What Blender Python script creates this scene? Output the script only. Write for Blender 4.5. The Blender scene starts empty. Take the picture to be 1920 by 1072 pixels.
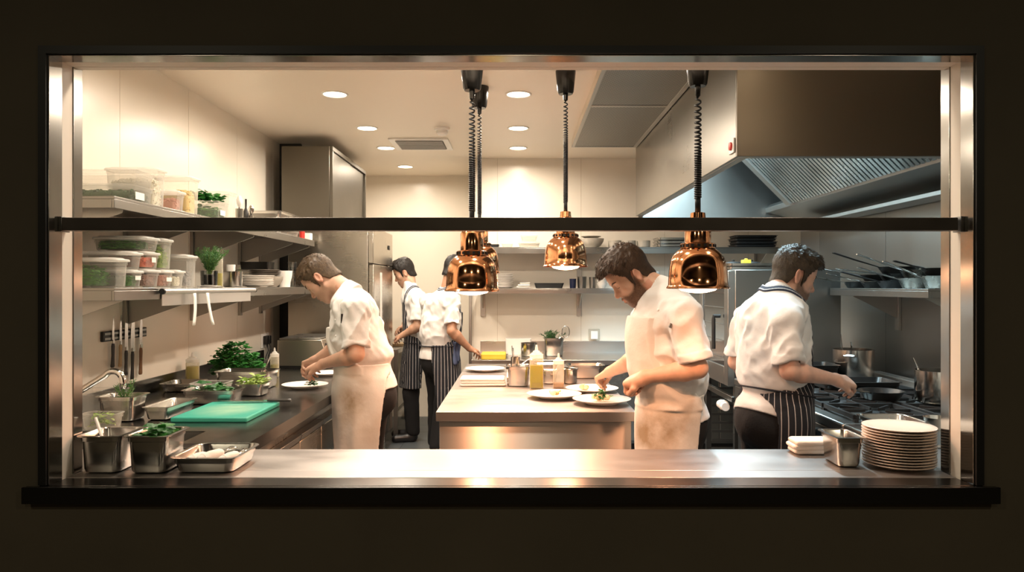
import bpy, math, random, os
import numpy as np
from mathutils import Vector, Matrix, noise as mnoise

C = bpy.context.scene.collection
PI = math.pi
# camera model of the photograph: focal length 1400 px in a 1920 x 1072 frame, eye height 1.52 m
FOC, VPX, VPY, EYE = 1400.0, 970.0, 536.0, 1.52
def wx(px, Y): return (px - VPX) * Y / FOC
def wz(py, Y): return EYE - (py - VPY) * Y / FOC
def W(px, py, Y): return Vector((wx(px, Y), Y, wz(py, Y)))
def yz(py, z): return FOC * (EYE - z) / (py - VPY)     # depth of a point of known height

# ------------------------------------------------------------------ objects
def tag(o, label=None, cat=None, group=None, kind=None):
    if label: o['label'] = label
    if cat: o['category'] = cat
    if group: o['group'] = group
    if kind: o['kind'] = kind
    return o
def thing(name, label, cat, loc=(0, 0, 0), rotz=0.0, group=None):
    o = bpy.data.objects.new(name, None)
    C.objects.link(o)
    o.empty_display_size = 0.05
    o.location = loc
    o.rotation_euler = (0, 0, rotz)
    return tag(o, label, cat, group)
def copy_tree(o, parent=None):
    c = o.copy(); C.objects.link(c)
    if parent is not None: c.parent = parent
    for ch in list(KIDS.get(o.name, [])):
        k = copy_tree(ch, c)
        KIDS.setdefault(c.name, []).append(k)
    return c
KIDS = {}
def dup(src, loc, rotz=0.0, label=None, group=None):
    c = copy_tree(src)
    c.location = loc
    c.rotation_euler = (src.rotation_euler.x, src.rotation_euler.y, rotz)
    if label: c['label'] = label
    if group: c['group'] = group
    return c
ORD = ['first', 'second', 'third', 'fourth', 'fifth', 'sixth', 'seventh', 'eighth', 'ninth', 'tenth', 'eleventh',
       'twelfth', 'thirteenth', 'fourteenth', 'fifteenth', 'sixteenth']

def rring(hx, hy, r, z, cx=0.0, cy=0.0, n=5):
    r = max(min(r, hx - 1e-4, hy - 1e-4), 1e-4)
    out = []
    for k, (sx, sy) in enumerate(((1, 1), (-1, 1), (-1, -1), (1, -1))):
        for i in range(n + 1):
            a = PI / 2 * k + PI / 2 * i / n
            out.append((cx + sx * (hx - r) + r * math.cos(a), cy + sy * (hy - r) + r * math.sin(a), z))
    return out

class MB:
    def __init__(s):
        s.v, s.f, s.m = [], [], []
    def add(s, vs, fs, mi=0):
        b = len(s.v)
        s.v.extend(tuple(v) for v in vs)
        for f in fs:
            s.f.append(tuple(b + i for i in f)); s.m.append(mi)
        return s
    def box(s, x0, x1, y0, y1, z0, z1, mi=0):
        if x0 > x1: x0, x1 = x1, x0
        if y0 > y1: y0, y1 = y1, y0
        if z0 > z1: z0, z1 = z1, z0
        vs = [(x, y, z) for z in (z0, z1) for y in (y0, y1) for x in (x0, x1)]
        return s.add(vs, [(0, 2, 3, 1), (4, 5, 7, 6), (0, 1, 5, 4), (2, 6, 7, 3), (0, 4, 6, 2), (1, 3, 7, 5)], mi)
    def obox(s, c, size, R=None, mi=0):
        c = Vector(c); hx, hy, hz = size[0] / 2, size[1] / 2, size[2] / 2
        vs = []
        for z in (-hz, hz):
            for y in (-hy, hy):
                for x in (-hx, hx):
                    p = Vector((x, y, z))
                    if R is not None: p = R @ p
                    vs.append(c + p)
        return s.add(vs, [(0, 2, 3, 1), (4, 5, 7, 6), (0, 1, 5, 4), (2, 6, 7, 3), (0, 4, 6, 2), (1, 3, 7, 5)], mi)
    def rings(s, rings, cap0=True, cap1=True, closed=True, mi=0):
        n = len(rings[0]); vs = []; fs = []
        for r in rings: vs.extend(r)
        for i in range(len(rings) - 1):
            for j in range(n if closed else n - 1):
                k = (j + 1) % n
                fs.append((i * n + j, i * n + k, (i + 1) * n + k, (i + 1) * n + j))
        if cap0: fs.append(tuple(reversed(range(n))))
        if cap1: fs.append(tuple((len(rings) - 1) * n + j for j in range(n)))
        return s.add(vs, fs, mi)
    def lathe(s, prof, n=28, c=(0, 0, 0), R=None, mi=0, cap0=True, cap1=True):
        rs = []
        c = Vector(c)
        for r, z in prof:
            ring = []
            for j in range(n):
                a = 2 * PI * j / n
                p = Vector((max(r, 1e-4) * math.cos(a), max(r, 1e-4) * math.sin(a), z))
                if R is not None: p = R @ p
                ring.append(c + p)
            rs.append(ring)
        return s.rings(rs, cap0, cap1, True, mi)
    def tube(s, path, r, n=8, cap=True, mi=0, flat=1.0, up=None):
        path = [Vector(p) for p in path]
        m = len(path)
        rs = r if isinstance(r, (list, tuple)) else [r] * m
        t = [(path[min(i + 1, m - 1)] - path[max(i - 1, 0)]).normalized() for i in range(m)]
        nrm = Vector(up) if up is not None else (Vector((0, 0, 1)) if abs(t[0].z) < 0.9 else Vector((1, 0, 0)))
        rings = []
        for i in range(m):
            nrm = (nrm - t[i] * nrm.dot(t[i]))
            if nrm.length < 1e-6: nrm = t[i].orthogonal()
            nrm.normalize()
            b = t[i].cross(nrm)
            rings.append([path[i] + (nrm * math.sin(2 * PI * j / n) * flat + b * math.cos(2 * PI * j / n)) * rs[i] for j in range(n)])
        return s.rings(rings, cap, cap, True, mi)
    def prism(s, poly, axis, d0, d1, mi=0):
        """poly: 2-D outline in the two axes other than AXIS (in x, y, z order)."""
        def P(u, v, d):
            return (d, u, v) if axis == 'x' else (u, d, v) if axis == 'y' else (u, v, d)
        return s.rings([[P(u, v, d0) for u, v in poly], [P(u, v, d1) for u, v in poly]], mi=mi)
    def grid(s, fn, nu, nv, mi=0, thick=None):
        vs = [fn(i / nu, j / nv) for i in range(nu + 1) for j in range(nv + 1)]
        fs = [(i * (nv + 1) + j, (i + 1) * (nv + 1) + j, (i + 1) * (nv + 1) + j + 1, i * (nv + 1) + j + 1)
              for i in range(nu) for j in range(nv)]
        return s.add(vs, fs, mi)
    def leaf(s, p, d, up, L, Wd, bend=0.25, mi=0):
        d = Vector(d).normalized(); up = Vector(up)
        side = d.cross(up)
        if side.length < 1e-4: side = d.orthogonal()
        side.normalize(); nn = side.cross(d).normalized()
        P = Vector(p)
        def q(t, w, h): return P + d * (L * t) + side * (Wd * w) + nn * (L * h)
        vs = [q(0, 0, 0), q(.3, -.42, .04), q(.3, .42, .04), q(.38, 0, -.02 + bend * .2), q(.68, -.36, bend * .1), q(.68, .36, bend * .1), q(.72, 0, bend * .1 - .05), q(1, 0, -bend * .6)]
        return s.add(vs, [(0, 3, 1), (0, 2, 3), (1, 3, 6, 4), (3, 2, 5, 6), (4, 6, 7), (6, 5, 7)], mi)
    def build(s, name, mat, parent=None, loc=None, bevel=None, smooth=0.6, solid=None, world=False, rot=None, recalc=True):
        me = bpy.data.meshes.new(name)
        vs = s.v
        if world and parent is not None:
            o0 = parent.location
            vs = [(v[0] - o0.x, v[1] - o0.y, v[2] - o0.z) for v in vs]
        me.from_pydata([tuple(v) for v in vs], [], s.f)
        mats = mat if isinstance(mat, (list, tuple)) else [mat]
        for m in mats: me.materials.append(m)
        if len(mats) > 1: me.polygons.foreach_set('material_index', s.m)
        if recalc:
            import bmesh
            bm = bmesh.new(); bm.from_mesh(me)
            bmesh.ops.recalc_face_normals(bm, faces=bm.faces)
            bm.to_mesh(me); bm.free()
        if smooth:
            me.shade_smooth()
            if smooth < 3: me.set_sharp_from_angle(angle=smooth)
        me.update()
        o = bpy.data.objects.new(name, me)
        C.objects.link(o)
        if parent is not None:
            o.parent = parent
            KIDS.setdefault(parent.name, []).append(o)
        if loc is not None: o.location = loc
        if rot is not None: o.rotation_euler = rot
        if bevel:
            b = o.modifiers.new('bevel', 'BEVEL')
            b.width = bevel; b.segments = 2; b.limit_method = 'ANGLE'; b.angle_limit = 0.7
        if solid:
            b = o.modifiers.new('solid', 'SOLIDIFY')
            b.thickness = solid; b.offset = 0
        return o
def struct(name, mb, mat, **k):
    return tag(mb.build(name, mat, **k), kind='structure')
# ------------------------------------------------------------------ materials (all procedural)
def new_mat(name):
    m = bpy.data.materials.new(name); m.use_nodes = True
    nt = m.node_tree
    return m, nt, nt.nodes, nt.links, nt.nodes['Principled BSDF']
def setp(b, **k):
    names = dict(color='Base Color', rough='Roughness', metal='Metallic', ior='IOR', trans='Transmission Weight', coat='Coat Weight',
                 sss='Subsurface Weight', sheen='Sheen Weight', emit='Emission Strength', emitc='Emission Color', spec='Specular IOR Level', alpha='Alpha')
    for a, v in k.items():
        if a in ('color', 'emitc') and len(v) == 3: v = (*v, 1)
        b.inputs[names[a]].default_value = v
def tex_noise(N, L, scale, detail=3, stretch=None, rough=0.55):
    tc = N.new('ShaderNodeTexCoord'); mp = N.new('ShaderNodeMapping'); t = N.new('ShaderNodeTexNoise')
    L.new(tc.outputs['Object'], mp.inputs['Vector']); L.new(mp.outputs['Vector'], t.inputs['Vector'])
    if stretch: mp.inputs['Scale'].default_value = stretch
    t.inputs['Scale'].default_value = scale; t.inputs['Detail'].default_value = detail; t.inputs['Roughness'].default_value = rough
    return t.outputs['Fac']
def maprange(N, L, sock, a, b, lo=0.3, hi=0.7):
    m = N.new('ShaderNodeMapRange'); L.new(sock, m.inputs['Value'])
    m.inputs['From Min'].default_value = lo; m.inputs['From Max'].default_value = hi
    m.inputs['To Min'].default_value = a; m.inputs['To Max'].default_value = b
    return m.outputs['Result']
def mixc(N, L, fac, a, b):
    m = N.new('ShaderNodeMix'); m.data_type = 'RGBA'
    if hasattr(fac, 'links'): L.new(fac, m.inputs[0])
    else: m.inputs[0].default_value = fac
    for s, v in ((6, a), (7, b)):
        if hasattr(v, 'links'): L.new(v, m.inputs[s])
        else: m.inputs[s].default_value = (*v, 1) if len(v) == 3 else v
    return m.outputs[2]
def bump(N, L, b, sock, strength=0.1, dist=0.005):
    k = N.new('ShaderNodeBump'); k.inputs['Strength'].default_value = strength; k.inputs['Distance'].default_value = dist
    L.new(sock, k.inputs['Height']); L.new(k.outputs['Normal'], b.inputs['Normal'])
def plain(name, color, rough=0.5, metal=0.0, var=0.0, vscale=8, bmp=0, bscale=60, **k):
    m, nt, N, L, b = new_mat(name)
    setp(b, color=color, rough=rough, metal=metal, **k)
    if var:
        f = tex_noise(N, L, vscale, 4)
        L.new(mixc(N, L, maprange(N, L, f, 0, 1), tuple(c * (1 - var) for c in color), tuple(min(1, c * (1 + var)) for c in color)), b.inputs['Base Color'])
    if bmp: bump(N, L, b, tex_noise(N, L, bscale, 3), bmp)
    return m
def steel(name, color=(.56, .54, .51), r0=.2, r1=.38, stretch=(1, 1, 1), scale=5, brush=(3, 3, 160), bmp=0.0, aniso=0.0, rot=0.0):
    m, nt, N, L, b = new_mat(name)
    setp(b, color=color, metal=1.0)
    big = tex_noise(N, L, scale, 5, stretch)
    fine = tex_noise(N, L, 1.0, 2, tuple(c * 3 if c > 10 else c for c in brush))
    a = N.new('ShaderNodeMath'); a.operation = 'ADD'
    L.new(maprange(N, L, big, r0, r1), a.inputs[0]); L.new(maprange(N, L, fine, -.006, .006), a.inputs[1])
    b.inputs['Anisotropic'].default_value = aniso; b.inputs['Anisotropic Rotation'].default_value = rot
    L.new(a.outputs[0], b.inputs['Roughness'])
    L.new(mixc(N, L, maprange(N, L, big, 0, 1), tuple(c * .96 for c in color), tuple(min(1, c * 1.03) for c in color)), b.inputs['Base Color'])
    if bmp: bump(N, L, b, fine, bmp, 0.002)
    return m
def sheer(name, color, clear=0.5, rough=0.25, sheen_trans=0.5):
    """milky or clear plastic and glass that lets the things behind it show"""
    m, nt, N, L, b = new_mat(name)
    out = N['Material Output']
    setp(b, color=color, rough=rough)
    tl = N.new('ShaderNodeBsdfTranslucent'); tl.inputs['Color'].default_value = (*color, 1)
    tr = N.new('ShaderNodeBsdfTransparent'); tr.inputs['Color'].default_value = (*[min(1, .8 + .2 * c) for c in color], 1)
    m1 = N.new('ShaderNodeMixShader'); m1.inputs[0].default_value = sheen_trans
    L.new(b.outputs[0], m1.inputs[1]); L.new(tl.outputs[0], m1.inputs[2])
    m2 = N.new('ShaderNodeMixShader')
    fr = N.new('ShaderNodeLayerWeight'); fr.inputs['Blend'].default_value = 0.25
    L.new(maprange(N, L, fr.outputs['Facing'], clear, clear * .35, 0.1, 0.95), m2.inputs[0])
    L.new(m1.outputs[0], m2.inputs[1]); L.new(tr.outputs[0], m2.inputs[2]); L.new(m2.outputs[0], out.inputs['Surface'])
    return m
def thin_glass(name, color=(.95, .97, .96), tint=.9):
    m, nt, N, L, b = new_mat(name)
    out = N['Material Output']
    tr = N.new('ShaderNodeBsdfTransparent'); tr.inputs['Color'].default_value = (color[0] * tint, color[1] * tint, color[2] * tint, 1)
    gl = N.new('ShaderNodeBsdfGlossy'); gl.inputs['Roughness'].default_value = 0.04
    fr = N.new('ShaderNodeFresnel'); fr.inputs['IOR'].default_value = 1.6
    mx = N.new('ShaderNodeMixShader')
    L.new(maprange(N, L, fr.outputs[0], .05, .9, 0, 1), mx.inputs[0]); L.new(tr.outputs[0], mx.inputs[1]); L.new(gl.outputs[0], mx.inputs[2])
    L.new(mx.outputs[0], out.inputs['Surface'])
    return m
def emitter(name, color, strength):
    m, nt, N, L, b = new_mat(name)
    setp(b, color=(.9, .9, .9), emitc=color, emit=strength)
    return m
def leafy(name, c0, c1, rough=.5):
    m, nt, N, L, b = new_mat(name)
    g = N.new('ShaderNodeNewGeometry')
    col = mixc(N, L, g.outputs['Random Per Island'], c0, c1)
    L.new(col, b.inputs['Base Color'])
    setp(b, rough=rough, sss=0.0)
    tl = N.new('ShaderNodeBsdfTranslucent'); L.new(col, tl.inputs['Color'])
    mx = N.new('ShaderNodeMixShader'); mx.inputs[0].default_value = .3
    L.new(b.outputs[0], mx.inputs[1]); L.new(tl.outputs[0], mx.inputs[2]); L.new(mx.outputs[0], N['Material Output'].inputs['Surface'])
    return m
def crumbs(name, c0, c1, rough=.6):
    m, nt, N, L, b = new_mat(name)
    g = N.new('ShaderNodeNewGeometry')
    L.new(mixc(N, L, g.outputs['Random Per Island'], c0, c1), b.inputs['Base Color'])
    setp(b, rough=rough)
    return m
MT = {}
def mats():
    T = MT
    T['dining'] = plain('dark_dining_paint', (.10, .083, .057), .75, var=.08, vscale=3, bmp=.05, bscale=150)
    T['black'] = plain('black_rubber', (.012, .012, .012), .45)
    T['blackgloss'] = plain('black_gloss', (.008, .0075, .007), .22)
    T['ledge'] = steel('ledge_dark_steel', (.085, .08, .076), .2, .26)
    T['steel'] = steel('brushed_steel', r0=.27, r1=.31, scale=2)
    T['steelh'] = steel('brushed_steel_along', (.31, .30, .28), .26, .34)
    T['steeltop'] = steel('worktop_steel', (.30, .30, .295), .14, .26, (1, .6, 1), 4)
    T['steelpass'] = steel('pass_steel', (.40, .37, .35), .32, .46, (1, 2.0, 1), 2.2)
    T['steelbar'] = steel('gantry_steel', (.15, .13, .115), .3, .38)
    T['steeldark'] = steel('dark_steel', (.30, .295, .28), .26, .38)
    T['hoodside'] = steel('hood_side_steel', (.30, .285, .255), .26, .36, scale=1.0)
    T['hoodfront'] = steel('hood_steel_dark_reflection', (.17, .145, .115), .30, .36, scale=1.0)  # hood steel darkened to carry the dark room its front reflects
    T['jambsteel'] = steel('jamb_steel', (.40, .385, .355), .15, .19, scale=1.5)
    T['steelcab'] = steel('cabinet_steel', (.135, .122, .10), .34, .42, scale=1.2)
    T['islandfront'] = steel('island_front_steel', (.66, .60, .54), .46, .50, scale=1.0, aniso=1.0, rot=.25)
    T['steelwall'] = steel('wall_steel', (.33, .33, .315), .3, .42, scale=1.5)
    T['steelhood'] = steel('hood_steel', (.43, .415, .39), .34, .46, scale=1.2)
    T['steelfridge'] = steel('fridge_steel', (.48, .445, .39), .24, .32, scale=1.2, aniso=.6, rot=.25)
    T['pan'] = steel('gastronorm_steel', (.60, .585, .56), .14, .28, brush=(20, 20, 20), scale=9)
    T['potsteel'] = steel('pot_steel', (.58, .56, .52), .12, .26, brush=(6, 6, 90), scale=8)
    T['chrome'] = plain('chrome', (.78, .77, .75), .07, 1.0)
    T['alu'] = plain('aluminium', (.72, .71, .69), .32, 1.0)
    T['cream'] = plain('cream_wall_panel', (.80, .735, .635), .28, var=.02, vscale=2)
    T['seam'] = plain('panel_seam', (.50, .42, .31), .6)
    T['ceil'] = plain('cream_ceiling', (.80, .715, .60), .4)
    T['jamb'] = plain('painted_jamb', (.80, .72, .62), .5)
    T['copper'] = plain('polished_copper', (.96, .47, .24), .11, 1.0, var=.03, vscale=14)
    T['white'] = plain('white_plastic', (.82, .80, .76), .35)
    T['ceramic'] = plain('white_ceramic', (.84, .80, .745), .22, var=.02)
    T['ceramicpale'] = plain('pale_ceramic', (.80, .69, .60), .25, var=.02)
    T['ceramicgrey'] = plain('stoneware', (.44, .40, .34), .4, var=.12, vscale=20)
    T['ceramicdark'] = plain('dark_stoneware', (.13, .11, .09), .4, var=.15, vscale=20)
    T['milky'] = sheer('milky_plastic', (.88, .86, .81), .93, .3)
    T['milkylid'] = sheer('milky_lid_plastic', (.88, .86, .82), .5, .35)
    T['clear'] = sheer('clear_polycarbonate', (.80, .78, .72), .88, .12, .3)
    T['bottle'] = sheer('squeeze_bottle_plastic', (.88, .84, .72), .84, .3)
    T['glass'] = thin_glass('thin_glass')
    T['darkglass'] = plain('oven_door_glass', (.03, .035, .035), .06, coat=.5)
    T['oil'] = sheer('olive_oil', (.52, .47, .012), .06, .15)
    T['oilgreen'] = sheer('green_oil', (.30, .28, .04), .06, .15)
    T['sauce'] = sheer('pale_sauce', (.60, .42, .27), .1, .2)
    T['greenboard'] = worn_board()
    T['yellowboard'] = plain('yellow_board', (.72, .53, .05), .5, var=.08)
    T['whiteboard'] = plain('white_board', (.78, .76, .70), .5)
    T['paper'] = plain('paper', (.82, .79, .74), .7)
    T['linen'] = plain('folded_linen', (.80, .75, .69), .85, var=.04, vscale=30, bmp=.25, bscale=220, sheen=.2)
    T['linenstripe'] = plain('linen_stripe', (.50, .40, .38), .85)
    T['wood'] = plain('knife_wood', (.16, .075, .03), .45, var=.35, vscale=26)
    T['lightwood'] = plain('pale_handle_wood', (.36, .25, .13), .5, var=.2, vscale=26)
    T['handle'] = plain('black_handle', (.02, .018, .016), .4)
    T['blade'] = plain('knife_blade', (.62, .61, .58), .2, 1.0)
    T['iron'] = plain('cast_iron', (.018, .019, .02), .5, var=.2, bmp=.15, bscale=90)
    T['panblack'] = plain('black_iron_pan', (.035, .034, .033), .35, .6, var=.25)
    T['pannew'] = steel('worn_pan_steel', (.42, .40, .36), .18, .4, scale=14)
    T['floor'] = plain('slate_floor', (.075, .088, .095), .4, var=.12, vscale=4, bmp=.06, bscale=60)
    T['baffle'] = steel('baffle_steel', (.62, .66, .66), .18, .3)
    T['perf'] = None
    T['greencore'] = plain('packed_greens', (.03, .13, .03), .7, var=.5, vscale=60)
    T['parsley'] = leafy('parsley_leaf', (.012, .10, .018), (.05, .24, .04))
    T['boxgreens'] = leafy('boxed_greens', (.03, .20, .03), (.12, .38, .07))
    T['lettuce'] = leafy('pale_green_leaf', (.20, .36, .05), (.50, .60, .18))
    T['spinach'] = leafy('spinach_leaf', (.02, .11, .03), (.07, .23, .06))
    T['rosemary'] = leafy('rosemary_needle', (.04, .15, .045), (.16, .32, .11))
    T['darkherb'] = leafy('dark_herb', (.015, .06, .022), (.05, .15, .045))
    T['stem'] = plain('green_stem', (.12, .22, .05), .5)
    T['tomato'] = crumbs('chopped_tomato', (.55, .07, .03), (.75, .20, .09))
    T['pasta'] = crumbs('dry_pasta', (.62, .42, .12), (.80, .62, .28))
    T['spice'] = crumbs('brown_spice', (.20, .09, .06), (.34, .18, .13))
    T['pinkspice'] = crumbs('pink_mix', (.48, .22, .16), (.62, .33, .25))
    T['creamfood'] = crumbs('cream_sauce', (.74, .70, .55), (.82, .80, .70))
    T['greycrumb'] = crumbs('grey_seeds', (.20, .20, .20), (.34, .33, .32))
    T['food'] = crumbs('seared_scallop', (.50, .30, .12), (.86, .72, .46))
    T['soil'] = plain('dark_soil', (.02, .016, .012), .9)
    T['redpaint'] = plain('red_plastic', (.55, .03, .02), .4)
    T['purple'] = plain('indigo_plastic', (.03, .025, .11), .4)
    T['jacket'] = fabric('chef_whites', (.74, .715, .69))
    T['apronwhite'] = apron_white()
    T['strap'] = plain('navy_strap', (.022, .03, .055), .8)
    T['strapwhite'] = plain('white_strap_edge', (.72, .72, .72), .8)
    T['trousers'] = plain('black_trousers', (.006, .006, .007), .9, bmp=.2, bscale=120)
    T['shoe'] = plain('black_shoe', (.012, .012, .013), .35)
    T['pinstripe'] = pinstripe()
    T['denim'] = plain('blue_cloth', (.09, .12, .22), .85, var=.2, bmp=.2)
    T['cupblue'] = plain('navy_cup', (.012, .018, .05), .3)
def fabric(name, color):
    m, nt, N, L, b = new_mat(name)
    setp(b, color=color, rough=.85, sheen=.15)
    f = tex_noise(N, L, 26, 5)
    bump(N, L, b, f, .35, .006)
    return m
def apron_white():
    m, nt, N, L, b = new_mat('white_apron_cloth')
    setp(b, rough=.88, sheen=.12)
    at = N.new('ShaderNodeAttribute'); at.attribute_name = 'stain'
    f = tex_noise(N, L, 7, 5)
    st = N.new('ShaderNodeMath'); st.operation = 'MULTIPLY'
    L.new(at.outputs['Fac'], st.inputs[0]); L.new(maprange(N, L, f, 0, 1, .30, .60), st.inputs[1])
    L.new(mixc(N, L, st.outputs[0], (.73, .685, .63), (.36, .27, .17)), b.inputs['Base Color'])
    bump(N, L, b, tex_noise(N, L, 24, 5), .4, .006)
    return m
def pinstripe():
    m, nt, N, L, b = new_mat('pinstripe_cloth')
    setp(b, rough=.88, sheen=.05)
    at = N.new('ShaderNodeAttribute'); at.attribute_name = 'stripe'
    fr = N.new('ShaderNodeMath'); fr.operation = 'FRACT'; L.new(at.outputs['Fac'], fr.inputs[0])
    lt = N.new('ShaderNodeMath'); lt.operation = 'LESS_THAN'; L.new(fr.outputs[0], lt.inputs[0]); lt.inputs[1].default_value = .13
    L.new(mixc(N, L, lt.outputs[0], (.010, .011, .016), (.50, .47, .46)), b.inputs['Base Color'])
    bump(N, L, b, tex_noise(N, L, 30, 4), .3, .006)
    return m
def worn_board():
    m, nt, N, L, b = new_mat('worn_green_board'); setp(b, rough=.5)
    tc = N.new('ShaderNodeTexCoord'); mp = N.new('ShaderNodeMapping'); mp.inputs['Scale'].default_value = (6.6, 5.2, 0)
    ln = N.new('ShaderNodeVectorMath'); ln.operation = 'LENGTH'
    L.new(tc.outputs['Object'], mp.inputs['Vector']); L.new(mp.outputs['Vector'], ln.inputs[0])
    f = tex_noise(N, L, 14, 5)
    mm = N.new('ShaderNodeMath'); mm.operation = 'MULTIPLY'
    L.new(maprange(N, L, ln.outputs['Value'], .75, 0, .35, 1.15), mm.inputs[0]); L.new(maprange(N, L, f, .45, 1), mm.inputs[1])
    L.new(mixc(N, L, mm.outputs[0], (.03, .34, .25), (.36, .52, .36)), b.inputs['Base Color']); return m
def perforated():
    m, nt, N, L, b = new_mat('perforated_steel')
    tc = N.new('ShaderNodeTexCoord'); mp = N.new('ShaderNodeMapping')
    mp.inputs['Rotation'].default_value = (0, 0, PI / 4)
    v = N.new('ShaderNodeTexVoronoi'); v.inputs['Scale'].default_value = 62; v.inputs['Randomness'].default_value = 0
    L.new(tc.outputs['Object'], mp.inputs['Vector']); L.new(mp.outputs['Vector'], v.inputs['Vector'])
    lt = N.new('ShaderNodeMath'); lt.operation = 'LESS_THAN'; L.new(v.outputs['Distance'], lt.inputs[0]); lt.inputs[1].default_value = .36
    L.new(mixc(N, L, lt.outputs[0], (.30, .295, .27), (.02, .02, .018)), b.inputs['Base Color'])
    setp(b, metal=.7, rough=.4)
    return m
def skin_mat(name, base, beard=(.10, .05, .03)):
    m, nt, N, L, b = new_mat(name)
    setp(b, rough=.48, sss=.12, spec=.4)
    b.inputs['Subsurface Radius'].default_value = (.012, .005, .003)
    f = tex_noise(N, L, 34, 4)
    col = mixc(N, L, maprange(N, L, f, 0, 1), tuple(c * .92 for c in base), tuple(min(1, c * 1.06) for c in base))
    at = N.new('ShaderNodeAttribute'); at.attribute_name = 'flush'
    col = mixc(N, L, at.outputs['Fac'], col, (base[0] * .82, base[1] * .52, base[2] * .48))
    ab = N.new('ShaderNodeAttribute'); ab.attribute_name = 'beard'
    f2 = tex_noise(N, L, 420, 2)
    mm = N.new('ShaderNodeMath'); mm.operation = 'MULTIPLY'
    L.new(ab.outputs['Fac'], mm.inputs[0]); L.new(maprange(N, L, f2, .68, 1, .3, .65), mm.inputs[1])
    col = mixc(N, L, mm.outputs[0], col, beard)
    L.new(col, b.inputs['Base Color'])
    bump(N, L, b, tex_noise(N, L, 260, 2), .08, .001)
    return m
def hair_mat(name, c0, c1):
    m, nt, N, L, b = new_mat(name)
    g = N.new('ShaderNodeNewGeometry')
    f = tex_noise(N, L, 60, 3, (1, 1, 1))
    col = mixc(N, L, g.outputs['Random Per Island'], c0, c1)
    col = mixc(N, L, maprange(N, L, f, 0, .6), col, tuple(c * .5 for c in c0))
    L.new(col, b.inputs['Base Color'])
    setp(b, rough=.5, spec=.35)
    bump(N, L, b, tex_noise(N, L, 190, 3), .5, .003)
    return m
mats()
MT['perf'] = perforated()
# ------------------------------------------------------------------ the room
LW, RW, CEIL = -2.14, 2.55, 2.80          # left wall, right wall, ceiling
WF, WB = 2.41, 2.572                        # dining wall: front face, kitchen face
OX0, OX1, OZ1 = -1.512, 1.472, 2.264        # opening
PASSZ, TOPZ, BACKZ = 0.88, 0.90, 0.86
# dining-side wall with the opening
m = MB()
m.box(-6, OX0 - .03, WF, WB, 0, 3.6); m.box(OX1 + .03, 6, WF, WB, 0, 3.6)
m.box(OX0 - .03, OX1 + .03, WF, WB, OZ1 + .03, 3.6); m.box(OX0 - .03, OX1 + .03, WF, WB, 0, PASSZ - .06)
struct('wall_front', m, MT['dining'], smooth=0)
m = MB(); q0, q1 = WB + .0005, WB + .012
m.box(LW, OX0 - .032, q0, q1, 0, CEIL); m.box(OX1 + .032, RW, q0, q1, 0, CEIL); m.box(OX0 - .032, OX1 + .032, q0, q1, OZ1 + .032, CEIL); m.box(OX0 - .032, OX1 + .032, q0, q1, 0, PASSZ - .061)
struct('wall_kitchen_side', m, MT['cream'], smooth=0)
# lining of the opening: steel at the dining edge, painted strip, steel corner at the kitchen edge
def lining(name, mat, y0, y1, t, proud=0.0):
    m = MB(); p = proud
    m.box(OX0 - .029, OX0 + p, y0, y1, PASSZ - .02, OZ1 + .029)
    m.box(OX1 - p, OX1 + .029, y0, y1, PASSZ - .02, OZ1 + .029)
    m.box(OX0 + p, OX1 - p, y0, y1, OZ1 - p, OZ1 + .029)
    return struct(name, m, mat, bevel=.0015)
lining('trim_1', MT['jambsteel'], WF - .003, WF + .068, 0, .002)
lining('trim_2', MT['jamb'], WF + .069, WB - .034, 0)
m = MB()
m.box(OX0 - .029, OX0 + .003, WB - .033, WB + .02, PASSZ + .001, OZ1 + .029); m.box(OX1 - .003, OX1 + .029, WB - .033, WB + .02, PASSZ + .001, OZ1 + .029)
struct('trim_3', m, MT['jambsteel'], bevel=.0015)
m = MB(); m.box(OX0 + .003, OX1 - .003, WB - .033, WB + .002, OZ1, OZ1 + .029)
struct('trim_4', m, MT['jamb'])
# thin dark shadow frame on the dining wall round the steel
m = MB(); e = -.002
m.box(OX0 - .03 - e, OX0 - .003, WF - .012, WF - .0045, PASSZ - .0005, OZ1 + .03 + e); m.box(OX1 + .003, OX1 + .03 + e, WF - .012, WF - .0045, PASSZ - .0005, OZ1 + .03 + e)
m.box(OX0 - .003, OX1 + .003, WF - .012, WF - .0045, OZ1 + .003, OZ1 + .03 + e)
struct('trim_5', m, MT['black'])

# left wall: cream panels with seams
def panel_wall_x(name, X, t, ys, z0, z1, mat, seam, thick=.08):
    m = MB(); sgn = 1 if t > 0 else -1
    m.box(X - sgn * thick, X - sgn * .002, ys[0], ys[-1], z0, z1, 1)
    for a, b in zip(ys[:-1], ys[1:]):
        m.box(X - sgn * .002, X, a + .002, b - .002, z0, z1, 0)
    return struct(name, m, [mat, seam], smooth=0)
panel_wall_x('wall_left', LW, 1, [WB, 3.18, 4.02, 4.86, 5.70, 6.54, 7.38, 8.22, 8.72], 0, CEIL, MT['cream'], MT['seam'])
panel_wall_x('wall_right', RW, -1, [WB, 4.0, 5.17, 6.30], 0, CEIL, MT['steelwall'], MT['black'])
m = MB(); m.box(RW, RW + .08, 6.302, 6.72, 0, CEIL); m.box(RW + .08, 3.3, 6.64, 6.72, 0, CEIL)
struct('trim_6', m, MT['steelhood'], smooth=0)
BWY = 7.5
m = MB()
m.box(-.47, 3.3, BWY + .002, BWY + .1, 0, CEIL, 1)
xs = [-.47, -.20, .64, 1.48, 2.32, 3.3]
for a, b in zip(xs[:-1], xs[1:]): m.box(a + .0015, b - .0015, BWY, BWY + .002, 0, CEIL, 0)
struct('wall_back', m, [MT['cream'], MT['seam']], smooth=0)
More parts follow.
